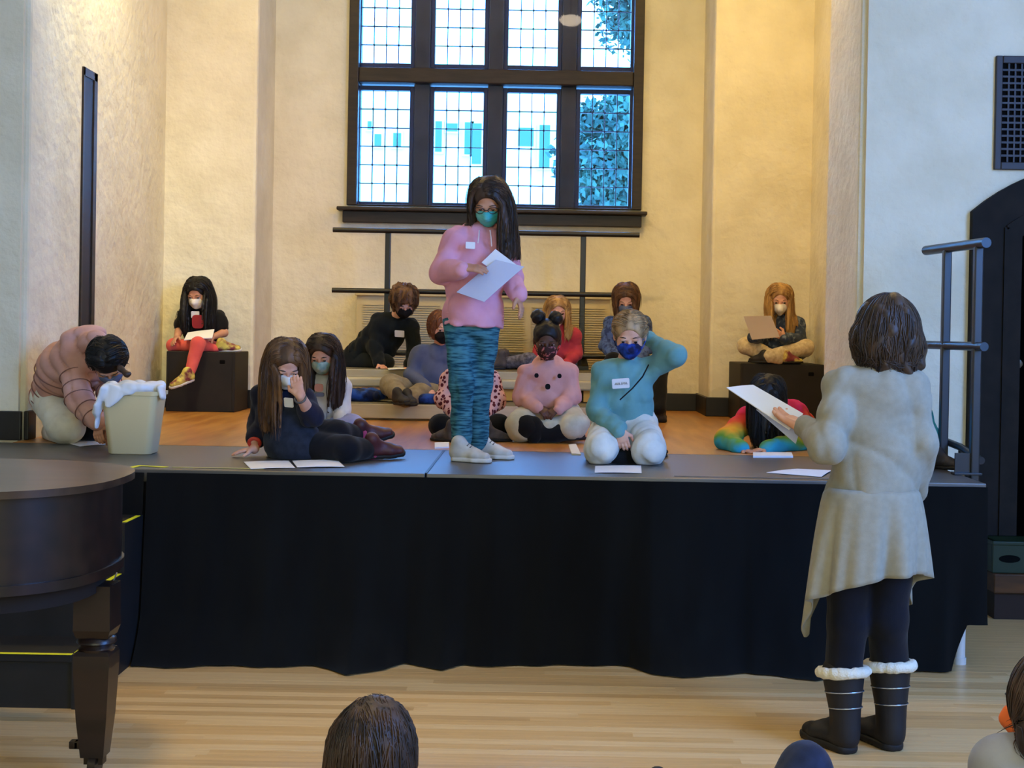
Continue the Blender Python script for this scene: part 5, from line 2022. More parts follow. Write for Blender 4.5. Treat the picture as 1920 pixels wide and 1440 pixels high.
P.top('hoodie', F_PINK, wh=(.134, .108), wc=(.118, .085), wm=(.122, .09), arm=(.054, .050, .036), t0=-.03, fold=.010, hood=True, fs=.75, h=.0085)
P.hair(H_DBROWN, n=190, length=.42, seed=4, part=.02, gravity=.6, vol=.014, back=.35, lr=(.52, 1.0))
P.mask(M_TEAL); P.glasses(GLASSM)
for x0, x1, y1 in ((899, 896, 456), (919, 922, 462)):
    ring_tube(P, [P.q(x0, 432, -.095), P.q((x0 + x1) / 2, 445, -.115), P.q(x1, y1, -.112)], .0035, 'drawstring', LACE_P, 6, closed=False)
P.sticker(882, 460, -.115, .045, .032)
for a, hl, tl in (('a', on(845, 864, ZS), on(909, 868, ZS)), ('b', on(887, 858, ZS), on(943, 861, ZS))):
    P.shoe(a, hl, tl, L=.222, material=SH_WHITE, sole=SOLE_W, lace=LACE_W, w=.038, label='white trainer', h=.005)
P.check()
paper([P.q(856, 548, -.17), P.q(930, 487, -.17), P.q(983, 500, -.22), P.q(908, 566, -.24)], 'bluish white script held by the standing girl in pink, upper sheet', PAPERB, bow=.006)
paper([P.q(903, 492, -.150), P.q(929, 467, -.145), P.q(968, 496, -.155), P.q(930, 512, -.155)], 'white sheet corner sticking up behind the script of the standing girl', PAPER, bow=.002)

# ================================================================== 3 kneeling girl in teal
P = Person('girl in teal sweater kneeling at the stage front, one hand behind her head', 6.85,
           dict(head=(1181, 627, -.03), neck=(1173, 680, .03), sa=(1130, 700, .03), sb=(1218, 694, .03), ea=(1119, 772, -.02), wa=(1162, 806, -.16), eb=(1266, 666, -.10), wb=(1217, 636, .07),
                pelvis=(1172, 800, .10), mid=(1172, 745, .06), ka=(1127, 842, -.16), aa=(1122, 856, .17), kb=(1215, 842, -.16), ab=(1222, 856, .17)),
           (-.08, -.90, -.40), s=1.06, skin=SK_L, base=(at(1172, 850, 6.85)[0], 6.85, ZS))
P.skin_body(1.04, ha=((.25, -.35, -.9), (.2, .9, -.2), (.9, .2, 0), .6), hb=((-.75, .2, .35), (-.4, -.3, .2), (0, -.4, .9), .5))
P.legs('trousers', F_LGREY, r=(.082, .072, .052), hipw=(.125, .10), fold=.010, fs=.9)
P.top('sweater', F_TEAL, wh=(.132, .105), wc=(.106, .082), wm=(.118, .09), arm=(.047, .043, .033), t0=-.06, fold=.010, fs=.8, h=.0085)
g = Sdf()
hc_ = P.J['head']; Rt = [P.r, P.f, P.u]
g.ell(hc_ + P.f * -.016 + P.u * .031, Rt, (.083, .097, .084), .02); g.ell(hc_ + P.f * -.05 - P.u * .02, Rt, (.068, .06, .065), .03)
P.hair(H_ASH, n=330, length=.17, seed=5, gravity=.05, back=1.1, vol=.004, spread=.3, capk=dict(th=.009, disp=.0006), mass=0, kids=2, hug=12, shell=g, hairline=.05)
P.mask(M_BLUE, 'cloth', label='blue and black dyed face mask')
st_ = P.sticker(1164, 719, -.115, .084, .048, scribble=True)
fr = [P.q(1216, 684, -.05), P.q(1205, 706, -.095), P.q(1186, 728, -.115), P.q(1162, 750, -.115)]
ring_tube(P, fr, .0035, 'shoulder_strap', M_BLACK, 6, closed=False, label='thin black strap across the chest')
for a, x0, x1 in (('a', 1118, 1108), ('b', 1232, 1240)):
    P.shoe(a, at(x0, 842, 6.85 + .17), at(x1, 842, 6.85 + .39), up=(0, .12, -1), L=.22, material=SH_DARK, sole=SOLE_D)
P.check()
g = Sdf()
g.ell(at(1166, 848, 6.74), np.eye(3), (.062, .035, .055), .02); g.ell(at(1172, 858, 6.72), np.eye(3), (.075, .03, .035), .03)
bag = thing('pouch', 'small black pouch with a white mark between the knees of the teal girl', 'pouch', tuple(at(1166, 866, 6.74)))
put('pouch_body', mesh_np('pouch_body', [g.mesh(.006, folds(.003, 2, 2))], tuple(bag.location)), F_BLACK, bag)
plate('white_mark', at(1153, 850, 6.745) + V(0, -.040, 0), V(1, .0, .5), V(-.5, 0, 1), .02, .026, .002, STICK, bag, tuple(bag.location), .4)

# ================================================================== 4 girl with two buns
P = Person('girl with two hair buns and dusty pink hoodie sitting cross legged', 8.05,
           dict(head=(1026, 636, -.06), neck=(1026, 682, 0), sa=(988, 700, 0), sb=(1066, 698, 0), ea=(980, 744, -.03), wa=(1007, 764, -.16), eb=(1072, 744, -.03), wb=(1048, 766, -.16),
                pelvis=(1027, 792, .04), ka=(984, 800, -.20), aa=(1045, 816, -.15), kb=(1076, 802, -.18), ab=(1014, 818, -.17)),
           (-.02, -.92, -.36), s=1.0, skin=SK_D, base=(at(1027, 825, 8.05)[0], 8.05, ZS))
P.skin_body(1.04, ha=((.8, -.45, -.45), (.3, .3, -.8), (.2, -.7, .7), .7), hb=((-.8, -.45, -.45), (-.3, .3, -.8), (-.2, -.7, .7), .7))
P.legs('leggings', F_BLACK, r=(.072, .066, .04), fold=.003)
P.top('hoodie', F_DUSTY, wh=(.138, .108), wc=(.106, .085), wm=(.122, .098), arm=(.048, .048, .036), t0=.04, fold=.0095, hood=True, fs=.8)
buns = []
for px, py in ((1009, 594), (1042, 597)):
    g = Sdf(); g.ell(at(px, py, 7.99), np.eye(3), (.040, .036, .040), .01)
    buns.append(g.mesh(.006, folds(.005, 3, 5)))
P.hair(H_BLACK, n=0, extra=buns, capk=dict(th=.008, disp=.003))
P.mask(M_FLOR, 'cloth', label='dark floral face mask')
for px, py, r_ in ((1006, 704, .012), (1049, 705, .012), (1027, 725, .015)):
    plate('patch', at(px, py, 7.93), V(1, 0, 0), V(0, 0, 1), r_ * 2, r_ * 2.2, .004, F_BLACK, P.root, P.org, .45)['label'] = 'small black appliqué patch'
g = Sdf()
g.ecap(P.hip('a') + V(0, 0, .03), P.J['ka'] + V(-.02, .03, .0), V(0, 1, .3), .11, .075, .09, .088, .03)
g.ecap(P.hip('b') + V(0, 0, .03), P.J['kb'] + V(.0, .0, .012), V(0, 1, .3), .12, .085, .09, .075, .03)
g.ell(at(1030, 800, 7.88), np.eye(3), (.06, .05, .045), .04)
g.ell(at(1001, 806, 7.78), np.eye(3), (.055, .05, .078), .006, 's')
P.add('skirt', [g.mesh(.008, folds(.006, .9, 4))], F_CREAM, label='cream skirt draped over the black leggings')
g = Sdf(); g.ell(at(1001, 806, 7.845), np.eye(3), (.054, .045, .078), .01)
P.add('knee', [g.mesh(.007)], F_BLACK, label='black leggings knee showing through the skirt')
for a, h0, t0_ in (('a', on(1050, 826, ZS), on(1098, 824, ZS)), ('b', on(1012, 830, ZS), on(972, 826, ZS))):
    P.shoe(a, h0, t0_, L=.19, material=SH_DARK, sole=SOLE_D)
P.check()

# ================================================================== 5 polka dot girl
P = Person('girl in pink polka dot fleece sitting cross legged behind the standing girl', 8.2,
           dict(head=(884, 660, -.04), neck=(882, 696, 0), sa=(846, 712, 0), sb=(918, 712, 0), ea=(834, 750, -.03), wa=(856, 776, -.15), eb=(930, 750, -.03), wb=(908, 778, -.15),
                pelvis=(882, 794, .04), ka=(826, 798, -.16), aa=(900, 817, -.2), kb=(935, 798, -.16), ab=(862, 817, -.24)),
           (.05, -.92, -.36), s=.98, skin=SK_L, base=(at(882, 825, 8.2)[0], 8.2, ZS))
P.skin_body(1.0, ha=((.8, -.45, -.45), (.3, .3, -.8), (.2, -.7, .7), .6), hb=((-.8, -.45, -.45), (-.3, .3, -.8), (-.2, -.7, .7), .6))
P.legs('leggings', F_BLACK, r=(.07, .064, .042), fold=.003)
P.top('fleece', F_DOTS, wh=(.14, .105), wc=(.125, .09), arm=(.058, .053, .04), t0=.03, fold=.0095, fs=.8)
P.hair(H_BLONDE, n=120, length=.30, seed=6, vol=.02)
P.mask(M_WHITE, 'cloth')
for a, h0, t0_ in (('a', on(898, 828, ZS), on(942, 828, ZS)), ('b', on(856, 830, ZS), on(812, 826, ZS))):
    P.shoe(a, h0, t0_, L=.20, material=SH_GREY, sole=SOLE_D, hi=.02)
P.check()

# ================================================================== 6 girl in navy leaning on one hand
P = Person('girl in navy with long brown hair sitting sideways, one hand raised to her face', 6.75,
           dict(head=(536, 680, -.07), neck=(524, 730, .02), sa=(494, 742, .06), sb=(570, 750, -.04), ea=(486, 792, .15), wa=(477, 842, -.02), eb=(583, 780, -.13), wb=(563, 742, -.26),
                pelvis=(545, 830, .06), mid=(532, 785, .05), ha=(556, 836, .0), hb=(552, 816, .10), ka=(650, 842, -.19), aa=(692, 842, -.02), kb=(630, 812, -.05), ab=(668, 816, .10)),
           (.28, -.74, -.60), s=1.06, skin=SK_L, base=(at(560, 855, 6.75)[0], 6.75, ZS))
P.skin_body(1.04, ha=((-.85, -.35, -.12), (0, -.05, -1), (.1, -1, 0), .22), hb=((-.30, .12, .93), (.1, .95, -.15), (-.9, .2, .2), .45), arm_skin=(.55, .95))
P.legs('leggings', F_NAVYT, r=(.078, .058, .046), hipw=(.12, .1), fold=.003)
P.top('cardigan', F_NAVY, wh=(.125, .1), wc=(.12, .085), arm=(.052, .046, .042), t0=.15, fold=.0095, sleeve=(.80, .62), cuffs=False, fs=.8)
g = Sdf()
g.ecap(P.q(540, 780, -.06), P.q(548, 835, -.03), P.side, .11, .07, .135, .11, .03)
g.ecap(P.q(545, 830, -.02), P.q(580, 838, -.06), V(0, .6, .8), .10, .11, .085, .09, .04)
P.add('pinafore', [g.mesh(.009, folds(.006, .9, 9))], F_DENIM, label='dark denim pinafore dress')
P.hair(H_BROWN, n=180, length=.44, seed=7, part=-.01, gravity=.75, vol=.018, face=True, back=.1, lmin=.75, lr=(1.0, .55))
P.sticker(541, 755, -.175, .05, .045)
ring_tube(P, circle(P.J['wa'] + V(.0, 0, .03), P.J['ea'] - P.J['wa'], .026), .009, 'bracelet', mat('red_bead', s2l(190, 60, 44), .4), label='red bracelet')
ring_tube(P, circle(P.J['wb'] - V(0, 0, .012), P.J['eb'] - P.J['wb'], .026), .005, 'bracelet', mat('grey_bead', s2l(90, 84, 82), .4), label='dark beaded bracelet')
P.mask(M_WHITE, 'cloth')
for a, h0, t0_, u_ in (('a', at(680, 858, 6.72), at(740, 853, 6.77), (-.1, -.45, .9)), ('b', at(664, 834, 6.86), at(726, 820, 6.92), (-.2, -.4, .9))):
    P.shoe(a, h0, t0_, up=u_, L=.215, material=SH_MAROON, sole=SOLE_D, shaft=.0, w=.037, name='boot', label='maroon ankle boot', hi=.01)
    c = P.J['a' + a]
    ring_tube(P, circle(c + nrm(P.J['k' + a] - c) * .0, P.J['k' + a] - c, .048), .014, 'sock', mat('pink_sock_' + a, s2l(168, 66, 100), .9), label='pink sock cuff')
P.check()

# ================================================================== 7 girl in the white sweater
P = Person('girl in white sweater and mint mask sitting behind the girl in navy', 8.1,
           dict(head=(606, 662, -.06), neck=(606, 708, 0), sa=(570, 724, 0), sb=(640, 724, 0), ea=(562, 766, 0), wa=(590, 786, -.12), eb=(640, 768, -.02), wb=(640, 792, -.16),
                pelvis=(605, 796, .04), ka=(562, 802, -.18), aa=(625, 814, -.22), kb=(660, 798, -.16), ab=(590, 814, -.22)),
           (-.12, -.86, -.48), s=.98, skin=SK_L, base=(at(605, 825, 8.1)[0], 8.1, ZS))
P.skin_body(1.02, ha=((.6, -.5, -.5), (0, .2, -.9), (0, -.7, .7), .5), hb=((.4, -.7, -.4), (0, .2, -.9), (-.3, -.7, .7), .5))
P.legs('trousers', F_LAV, r=(.072, .064, .045), fold=.004)
P.top('sweater', F_WHITE, wh=(.13, .1), wc=(.12, .085), arm=(.053, .047, .035), t0=.0, fold=.0095, fs=.8)
P.hair(H_DBROWN, n=150, length=.44, seed=8, part=.0, vol=.016, gravity=.6)
P.mask(M_MINT, 'cloth', label='pale mint patterned face mask')
for px, py, w_, h__, c in ((598, 727, .05, .045, 'orange_print'), (599, 740, .055, .022, 'grey_print')):
    plate('sweater_print', at(px, py, 7.985), V(1, 0, 0), V(0, -.1, 1), w_, h__, .003, mat(c, s2l(206, 140, 110) if 'orange' in c else s2l(110, 110, 120), .9), P.root, P.org, .3)
for a, h0, t0_ in (('a', on(628, 826, ZS), on(670, 824, ZS)), ('b', on(588, 826, ZS), on(552, 824, ZS))):
    P.shoe(a, h0, t0_, L=.20, material=SH_GREY, sole=SOLE_W)
P.check()

# ================================================================== 8 boy in dark knit on the upper step
P = Person('boy with tousled brown hair and dark sweater lying on the upper riser step', 10.25,
           dict(head=(757, 564, -.12), neck=(741, 596, -.02), sa=(712, 608, .0), sb=(770, 612, -.02), ea=(703, 652, -.04), wa=(712, 682, -.14), eb=(776, 656, -.03), wb=(768, 686, -.12),
                pelvis=(682, 668, .14), mid=(712, 640, .06), ka=(722, 681, -.04), aa=(652, 682, .12), kb=(712, 680, .10), ab=(648, 680, .24)),
           (.22, -.72, -.62), s=1.04, skin=SK_L, base=(at(700, 688, 10.25)[0], 10.25, rz2))
P.skin_body(1.06, ha=((.5, -.6, -.4), (0, 0, -1), (.3, -.8, .5), .4), hb=((-.2, -.7, -.5), (0, 0, -1), (-.6, -.5, .5), .4), hh=.004)
P.legs('trousers', F_DKGRN, r=(.078, .06, .046), fold=.004)
P.top('sweater', F_DKGRN, wh=(.13, .1), wc=(.128, .088), arm=(.055, .048, .036), t0=-.02, fold=.0095)
g = Sdf()
nb = P.J['neck'] - P.up * .012
for q in (-1, 1):
    g.ecap(nb + P.side * .045 * q + P.up * .022, nb + P.side * .03 * q + P.front * .05 - P.up * .035, P.side, .012, .008, .022, .007, .01)
P.add('shirt_collar', [g.mesh(.005)], F_WHITE, label='white shirt collar')
P.hair(H_BROWN, n=140, length=.14, seed=9, wave=.012, vol=.035, gravity=.35, spread=2.4, back=-.2, mass=.010, mk=.008, samp=.007, capk=dict(th=.014, disp=.006), body=False, lmin=.6)
P.mask(M_BLACK, 'cloth')
P.sticker(749, 626, -.135, .07, .05)
for a, h0, t0_ in (('a', at(650, 687, 10.38), at(640, 689, 10.42)), ('b', at(648, 687, 10.46), at(640, 688, 10.50))):
    P.shoe(a, V(h0[0], h0[1], rz2 + .0), V(h0[0] - .19, h0[1] + .05, rz2 + .0), up=(0, -.5, .8), L=.21, material=SH_DARK, sole=SOLE_D)
P.check()
zz = rz2 + .003
paper([on(726, 688, zz), on(755, 687, zz), on(760, 692, zz), on(728, 693, zz)], 'white sheet on the upper riser step by the boy in the dark sweater', bow=.003)

# ================================================================== 9 boy in slate sweatshirt on the lower step
P = Person('boy with auburn hair and slate blue sweatshirt on the lower riser step', 9.8,
           dict(head=(828, 614, -.05), neck=(824, 650, 0), sa=(788, 662, 0), sb=(856, 664, .0), ea=(772, 702, -.03), wa=(798, 727, -.15), eb=(864, 704, 0), wb=(840, 728, -.15),
                pelvis=(814, 738, .04), ka=(732, 722, -.12), aa=(752, 742, -.34), kb=(790, 738, -.16), ab=(762, 748, -.30)),
           (.30, -.93, -.22), s=1.02, skin=SK_L, base=(at(814, 755, 9.8)[0], 9.8, rz1))
P.skin_body(1.04, ha=((.6, -.5, -.4), (0, .2, -.9), (0, -.6, .7), .5), hb=((-.6, -.5, -.4), (0, .2, -.9), (0, -.6, .7), .5), hh=.004)
P.legs('trousers', F_KHAKI, r=(.08, .07, .055), fold=.006)
P.top('sweatshirt', F_SLATE, wh=(.135, .1), wc=(.125, .088), arm=(.056, .05, .038), t0=.0, fold=.0095, fs=.8)
P.hair(H_AUBURN, n=130, length=.13, seed=10, vol=.016, gravity=.5, spread=.8, back=-.3, body=False, lmin=.75, hairline=.04)
P.mask(M_BLACK, 'cloth')
for a, h0, t0_ in (('a', at(742, 758, 9.44), at(766, 760, 9.28)), ('b', at(762, 760, 9.46), at(776, 762, 9.28))):
    P.shoe(a, h0, t0_, up=(0, -.25, 1), L=.21, material=SH_DARK, sole=SOLE_D)
P.check()
# bundle of blue clothing on the lower step
g = Sdf()
zb = rz1
for x0, x1, r_ in ((642, 668, .038), (662, 694, .042), (686, 712, .036)):
    a_, c_ = at(x0, 745, 9.78), at(x1, 745, 9.74)
    a_[2] = zb + .04; c_[2] = zb + .045
    g.ecap(a_, c_, V(0, 1, 0), .09, r_, .08, r_, .02)
COAT = cloth('royal_blue_coat', (36, 72, 150), (16, 28, 62), vs_=7, lo=.45, hi=.55)
tag(put('folded_coat', mesh_np('folded_coat', [g.mesh(.008, folds(.009, 1, 12))]), COAT), 'royal blue and navy coat bundled on the lower riser step left of the boy', 'coat')
g = Sdf()
a_, c_ = at(783, 745, 9.56), at(822, 745, 9.56); a_[2] = zb + .035; c_[2] = zb + .035
g.ecap(a_, c_, V(0, 1, 0), .05, .034, .045, .03, .02)
tag(put('folded_scarf', mesh_np('folded_scarf', [g.mesh(.007, folds(.005, 1, 4))]), COAT), 'royal blue cloth lying under the hand of the boy in slate blue', 'cloth')

# ================================================================== 10 girl in red on the upper step
P = Person('blonde girl in coral red top holding a hand to her mouth', 10.35,
           dict(head=(1045, 583, -.04), neck=(1047, 616, 0), sa=(1018, 628, 0), sb=(1076, 628, 0), ea=(1012, 664, -.06), wa=(1041, 618, -.17), eb=(1080, 664, -.02), wb=(1062, 684, -.15),
                pelvis=(1047, 680, .06), ka=(992, 676, -.10), aa=(948, 680, .0), kb=(1000, 682, .08), ab=(955, 682, .16)),
           (.12, -.95, -.25), s=.98, skin=SK_L, base=(at(1047, 690, 10.35)[0], 10.35, rz2))
P.skin_body(1.0, ha=((.25, .2, .95), (.0, .9, -.2), (-.5, 0, .6), .6), hb=((-.4, -.6, -.5), (0, .2, -.9), (-.3, -.6, .7), .4), hh=.004)
P.legs('leggings', F_GLEG, r=(.07, .055, .042), fold=.004)
P.top('top', F_RED, wh=(.125, .095), wc=(.118, .085), arm=(.05, .044, .034), t0=-.02, fold=.0095)
P.hair(H_BLONDE, n=120, length=.32, seed=11, vol=.016)
for a, h0 in (('a', V(*at(950, 686, 10.33))), ('b', V(*at(956, 686, 10.46)))):
    P.shoe(a, V(h0[0], h0[1], rz2), V(h0[0] - .2, h0[1] - .06, rz2), L=.22, material=SH_GREY, sole=SOLE_D, hi=.03)
P.check()

# ================================================================== 11 girl in blue at the riser's right end
P = Person('girl in blue patterned jacket sitting at the right end of the riser', 10.15,
           dict(head=(1174, 560, -.06), neck=(1176, 594, 0), sa=(1146, 608, 0), sb=(1207, 608, 0), ea=(1137, 650, -.03), wa=(1160, 676, -.15), eb=(1214, 650, -.02), wb=(1194, 678, -.15),
                pelvis=(1178, 676, .06), ka=(1150, 678, -.16), aa=(1175, 684, .0), kb=(1236, 694, -.20), ab=(1236, 766, -.40)),
           (-.05, -.85, -.5), s=1.0, skin=SK_L, base=(at(1178, 690, 10.15)[0], 10.15, rz2))
P.skin_body(1.02, ha=((.4, -.6, -.5), (0, .2, -.9), (.3, -.6, .7), .4), hb=((-.4, -.6, -.5), (0, .2, -.9), (-.3, -.6, .7), .4), hh=.004)
P.legs('trousers', F_BLACK, r=(.072, .062, .046), fold=.004)
P.top('jacket', F_PATB, wh=(.13, .1), wc=(.122, .088), arm=(.054, .048, .036), t0=-.02, fold=.0095)
P.hair(H_BROWN, n=130, length=.24, seed=12, vol=.02)
P.mask(M_GREYB, 'cloth')
P.shoe('b', on(1237, 789, ZS), on(1246, 798, ZS), L=.22, material=SH_GREY, sole=SOLE_D, shaft=.8, ra=.046, name='boot', label='grey brown boot')
P.shoe('a', V(*at(1178, 690, 10.12)[:2], rz2), V(*at(1215, 690, 10.08)[:2], rz2), L=.2, material=SH_GREY, sole=SOLE_D, name='boot')
P.check()

# ================================================================== 12 blonde girl on the right block
P = Person('blonde girl sitting cross legged on the right black block, reading a pale script', 10.2,
           dict(head=(1462, 560, -.04), neck=(1464, 596, 0), sa=(1434, 608, 0), sb=(1494, 608, 0), ea=(1424, 640, -.06), wa=(1412, 632, -.24), eb=(1500, 640, -.06), wb=(1470, 634, -.22),
                pelvis=(1464, 668, .06), ka=(1398, 648, -.13), aa=(1460, 672, -.24), kb=(1511, 652, -.13), ab=(1442, 668, -.27)),
           (-.10, -.92, -.36), s=1.0, skin=SK_L, base=(at(1463, 684, 10.2)[0], 10.2, ZS + RBH))
P.skin_body(1.03, ha=((.2, -.5, .5), (.5, .6, .4), (.6, -.5, .3), .6), hb=((-.7, -.3, .4), (-.3, .7, .4), (-.2, -.5, .8), .6), hh=.004)
P.legs('leggings', F_CLEG, r=(.07, .058, .042), fold=.004)
P.top('jacket', F_PATN, wh=(.13, .1), wc=(.12, .085), arm=(.054, .048, .036), t0=.0, fold=.0095)
g = Sdf()
g.ecap(P.q(1448, 676, -.08), P.q(1485, 676, -.06), V(0, 1, 0), .14, .05, .14, .05, .03)
P.add('skirt', [g.mesh(.01, folds(.006, 1, 3))], F_BLACK, label='black skirt under the crossed legs')
P.hair(H_BLONDE, n=140, length=.40, seed=13, vol=.016)
P.mask(M_WHITE, 'kn95', label='white cup shaped mask')
for a, h0, t0_ in (('a', at(1466, 682, 9.94), at(1500, 680, 9.98)), ('b', at(1440, 681, 9.92), at(1420, 680, 9.98))):
    P.shoe(a, V(h0[0], h0[1], ZS + RBH + .005), V(t0_[0], t0_[1], ZS + RBH + .005), L=.17, material=SH_YEL if a == 'a' else SH_DARK, sole=SOLE_D)
P.check()
paper([P.q(1394, 593, -.38), P.q(1446, 592, -.35), P.q(1462, 632, -.32), P.q(1410, 637, -.34)], 'pale script held up by the blonde girl on the right block', PAPER_WARM_LIT, bow=.006)

# ================================================================== 13 girl in black shirt on the left block
P = Person('girl in black shirt and coral leggings sitting on the left black block', 10.4,
           dict(head=(371, 548, -.06), neck=(376, 583, 0), sa=(347, 594, 0), sb=(409, 596, 0), ea=(336, 620, -.04), wa=(331, 634, -.20), eb=(420, 624, -.03), wb=(399, 632, -.18),
                pelvis=(381, 655, .05), ka=(326, 648, -.18), aa=(402, 655, -.26), kb=(371, 645, -.37), ab=(357, 696, -.42)),
           (-.12, -.86, -.48), s=1.0, skin=SK_M, base=(at(380, 662, 10.4)[0], 10.4, ZS + LBH))
P.skin_body(1.03, ha=((-.1, -.8, -.3), (.6, .2, -.6), (.6, -.4, .5), .4), hb=((-.6, -.6, -.3), (-.2, .2, -.9), (-.1, -.7, .6), .4), arm_skin=(.96, .96), hh=.004)
P.legs('leggings', F_CORAL, r=(.066, .05, .036), hipw=(.11, .085), fold=.003)
P.top('tee_shirt', F_BLACK, wh=(.12, .09), wc=(.115, .08), arm=(.05, .05, .04), t0=.0, fold=.0095, sleeve=(.30, .30), cuffs=False)
# bare upper arms and forearms
g = Sdf()
for a in 'ab':
    g.cap(P.J['s' + a], P.J['e' + a], .034, .029, .01); g.cap(P.J['e' + a], P.J['w' + a], .029, .021, .02)
P.add('bare_arm', [g.mesh(.008)], SK_M)
P.hair(H_BLACK, n=180, length=.44, seed=14, vol=.022)
P.mask(M_WHITE, 'cloth')
plate('shirt_print', at(371, 603, 10.295), V(1, 0, 0), V(0, -.1, 1), .085, .10, .004, mat('red_print', s2l(150, 44, 48), .9), P.root, P.org, .3)
P.sticker(366, 590, -.112, .06, .05)
P.shoe('b', at(366, 712, 9.98), at(326, 727, 9.90), up=(.35, .0, 1), L=.20, material=SH_YEL, sole=SOLE_W, label='yellow and maroon trainer', lace=LACE_W)
P.shoe('a', at(405, 660, 10.16), at(442, 658, 10.2), up=(.2, -.3, 1), L=.19, material=SH_YEL, sole=SOLE_W, label='yellow and maroon trainer')
P.check()
paper([P.q(352, 624, -.20), P.q(402, 618, -.16), P.q(398, 634, -.34), P.q(345, 638, -.36)], 'open script on the lap of the girl in the black shirt', PAPER, bow=.008, th=.006)

# ================================================================== 14 kneeling girl in the puffer jacket
P = Person('girl in dusty pink puffer jacket kneeling and bowing over behind the waste bin', 7.40,
           dict(head=(203, 676, -.30), neck=(172, 664, -.12), sa=(134, 682, -.10), sb=(196, 700, .10), ea=(150, 752, -.24), wa=(183, 793, -.34), eb=(212, 752, -.06), wb=(208, 795, -.30),
                pelvis=(112, 752, .12), mid=(130, 690, .02), ka=(124, 800, -.12), aa=(100, 812, .22), kb=(172, 800, .02), ab=(140, 812, .34)),
           (.22, -.42, -.88), s=1.08, skin=SK_M, up=(.1, -.9, .45), base=(at(120, 822, 7.4)[0], 7.4, ZS))
P.skin_body(1.06, ha=((.15, -.3, -.9), (.3, .9, 0), (.6, -.3, 0), .4), hb=((0, -.3, -.9), (-.3, .9, 0), (-.6, -.3, 0), .4))
P.legs('trousers', F_LGREY, r=(.085, .082, .055), hipw=(.12, .11), fold=.006, only='a')
g = Sdf(); g.cap(P.hip('b'), P.J['kb'], .085, .075, .02); g.cap(P.J['kb'], P.J['ab'], .075, .05, .02)  # far leg built apart, in black cloth
P.add('trouser_leg', [g.mesh(.01, folds(.005, 1, 4))], F_BLACK, label='black far trouser leg')
P.top('puffer_jacket', F_PUFF, wh=(.145, .13), wc=(.145, .115), wm=(.15, .13), arm=(.068, .064, .045), t0=-.04, fold=.003, puff=.020, hood=True, shr=.065, fs=.7,
      extra=lambda g: (g.ell(P.q(156, 634, -.06), [P.side, P.front, P.up], (.11, .06, .085), .03), g.ell(P.q(178, 640, -.16), np.eye(3), (.075, .06, .06), .03)))
P.hair(H_BLACK, n=140, length=.16, seed=15, vol=.010, gravity=.1, back=.6, body=False, spread=.5, capk=dict(th=.010, face_c=(0, .11, -.06)))
tor = Sdf(); tor.p = [q_ for q_ in P.garm.p[:3] if q_[4] == 'u']
SEAM = mat('puffer_seam', s2l(132, 92, 84), .7)
pj = P.J
for t in (.06, .22, .38, .54):
    P.ring(tor, lerp(pj['pelvis'], pj['mid'], t * 1.6) if t < .6 else lerp(pj['mid'], pj['neck'], t - .5), pj['mid'] - pj['pelvis'], .34, 44, .0035, 'seam', SEAM, lift=.004)
for a in 'ab':
    arm_ = Sdf(); arm_.cap(pj['s' + a], pj['e' + a], .068 * 1.08, .064 * 1.08); arm_.cap(pj['e' + a], pj['w' + a], .064 * 1.08, .045 * 1.08)
    for t in (.35, .65, .95):
        P.ring(arm_, lerp(pj['s' + a], pj['e' + a], t), pj['e' + a] - pj['s' + a], .2, 24, .003, 'seam', SEAM, lift=.003)
    for t in (.4, .75):
        P.ring(arm_, lerp(pj['e' + a], pj['w' + a], t), pj['w' + a] - pj['e' + a], .2, 24, .003, 'seam', SEAM, lift=.003)
g = Sdf(); g.cap(P.q(225, 690, -.38), P.q(238, 702, -.4), .016, .010); g.cap(P.q(238, 702, -.4), P.q(243, 701, -.4), .011, .008)
P.add('ponytail', [g.mesh(.005, folds(.002, 3, 1))], H_DBROWN)
P.mask(M_GREYB, 'cloth')
P.shoe('a', at(112, 806, 7.56), at(110, 806, 7.78), up=(0, .1, -1), L=.22, material=SH_DARK, sole=SOLE_D)
P.shoe('b', at(146, 806, 7.68), at(142, 806, 7.90), up=(0, .1, -1), L=.22, material=SH_DARK, sole=SOLE_D)
P.check()

# ================================================================== 15 girl in the rainbow sweatshirt
P = Person('girl in rainbow tie dye sweatshirt crouched over the stage floor', 7.8,
           dict(head=(1437, 742, -.12), neck=(1450, 775, .04), sa=(1402, 786, .02), sb=(1492, 786, .10), ea=(1362, 824, -.14), wa=(1388, 842, -.34), eb=(1494, 832, -.10), wb=(1436, 842, -.30),
                pelvis=(1484, 805, .34), mid=(1470, 785, .22), ka=(1462, 828, .08), aa=(1480, 832, .42), kb=(1512, 828, .10), ab=(1512, 832, .44)),
           (-.15, -.55, -.80), s=1.04, skin=SK_M, up=(0, -.7, .6), base=(at(1480, 842, 7.8)[0], 7.8, ZS))
P.skin_body(1.05, ha=((.75, -.5, -.15), (0, 0, -1), (.3, -.9, 0), .35), hb=((-.9, -.4, -.1), (0, 0, -1), (-.3, -.9, 0), .35))
P.legs('trousers', cloth('dark_maroon_trousers', (58, 22, 30), (40, 16, 22)), r=(.08, .066, .048), fold=.004)
P.top('sweatshirt', F_RAIN, wh=(.135, .105), wc=(.13, .09), arm=(.06, .056, .042), t0=-.02, fold=.007, hood=False, fs=.8)
P.hair(H_BLACK, n=190, length=.36, seed=16, vol=.022, gravity=.8, face=False, back=-.3, floor=ZS)
for a in 'ab':
    k_ = P.J['a' + a]
    P.shoe(a, k_ + V(0, .02, .03), k_ + V(0, .22, .03), up=(0, .1, -1), L=.22, material=SH_DARK, sole=SOLE_D)
P.check()

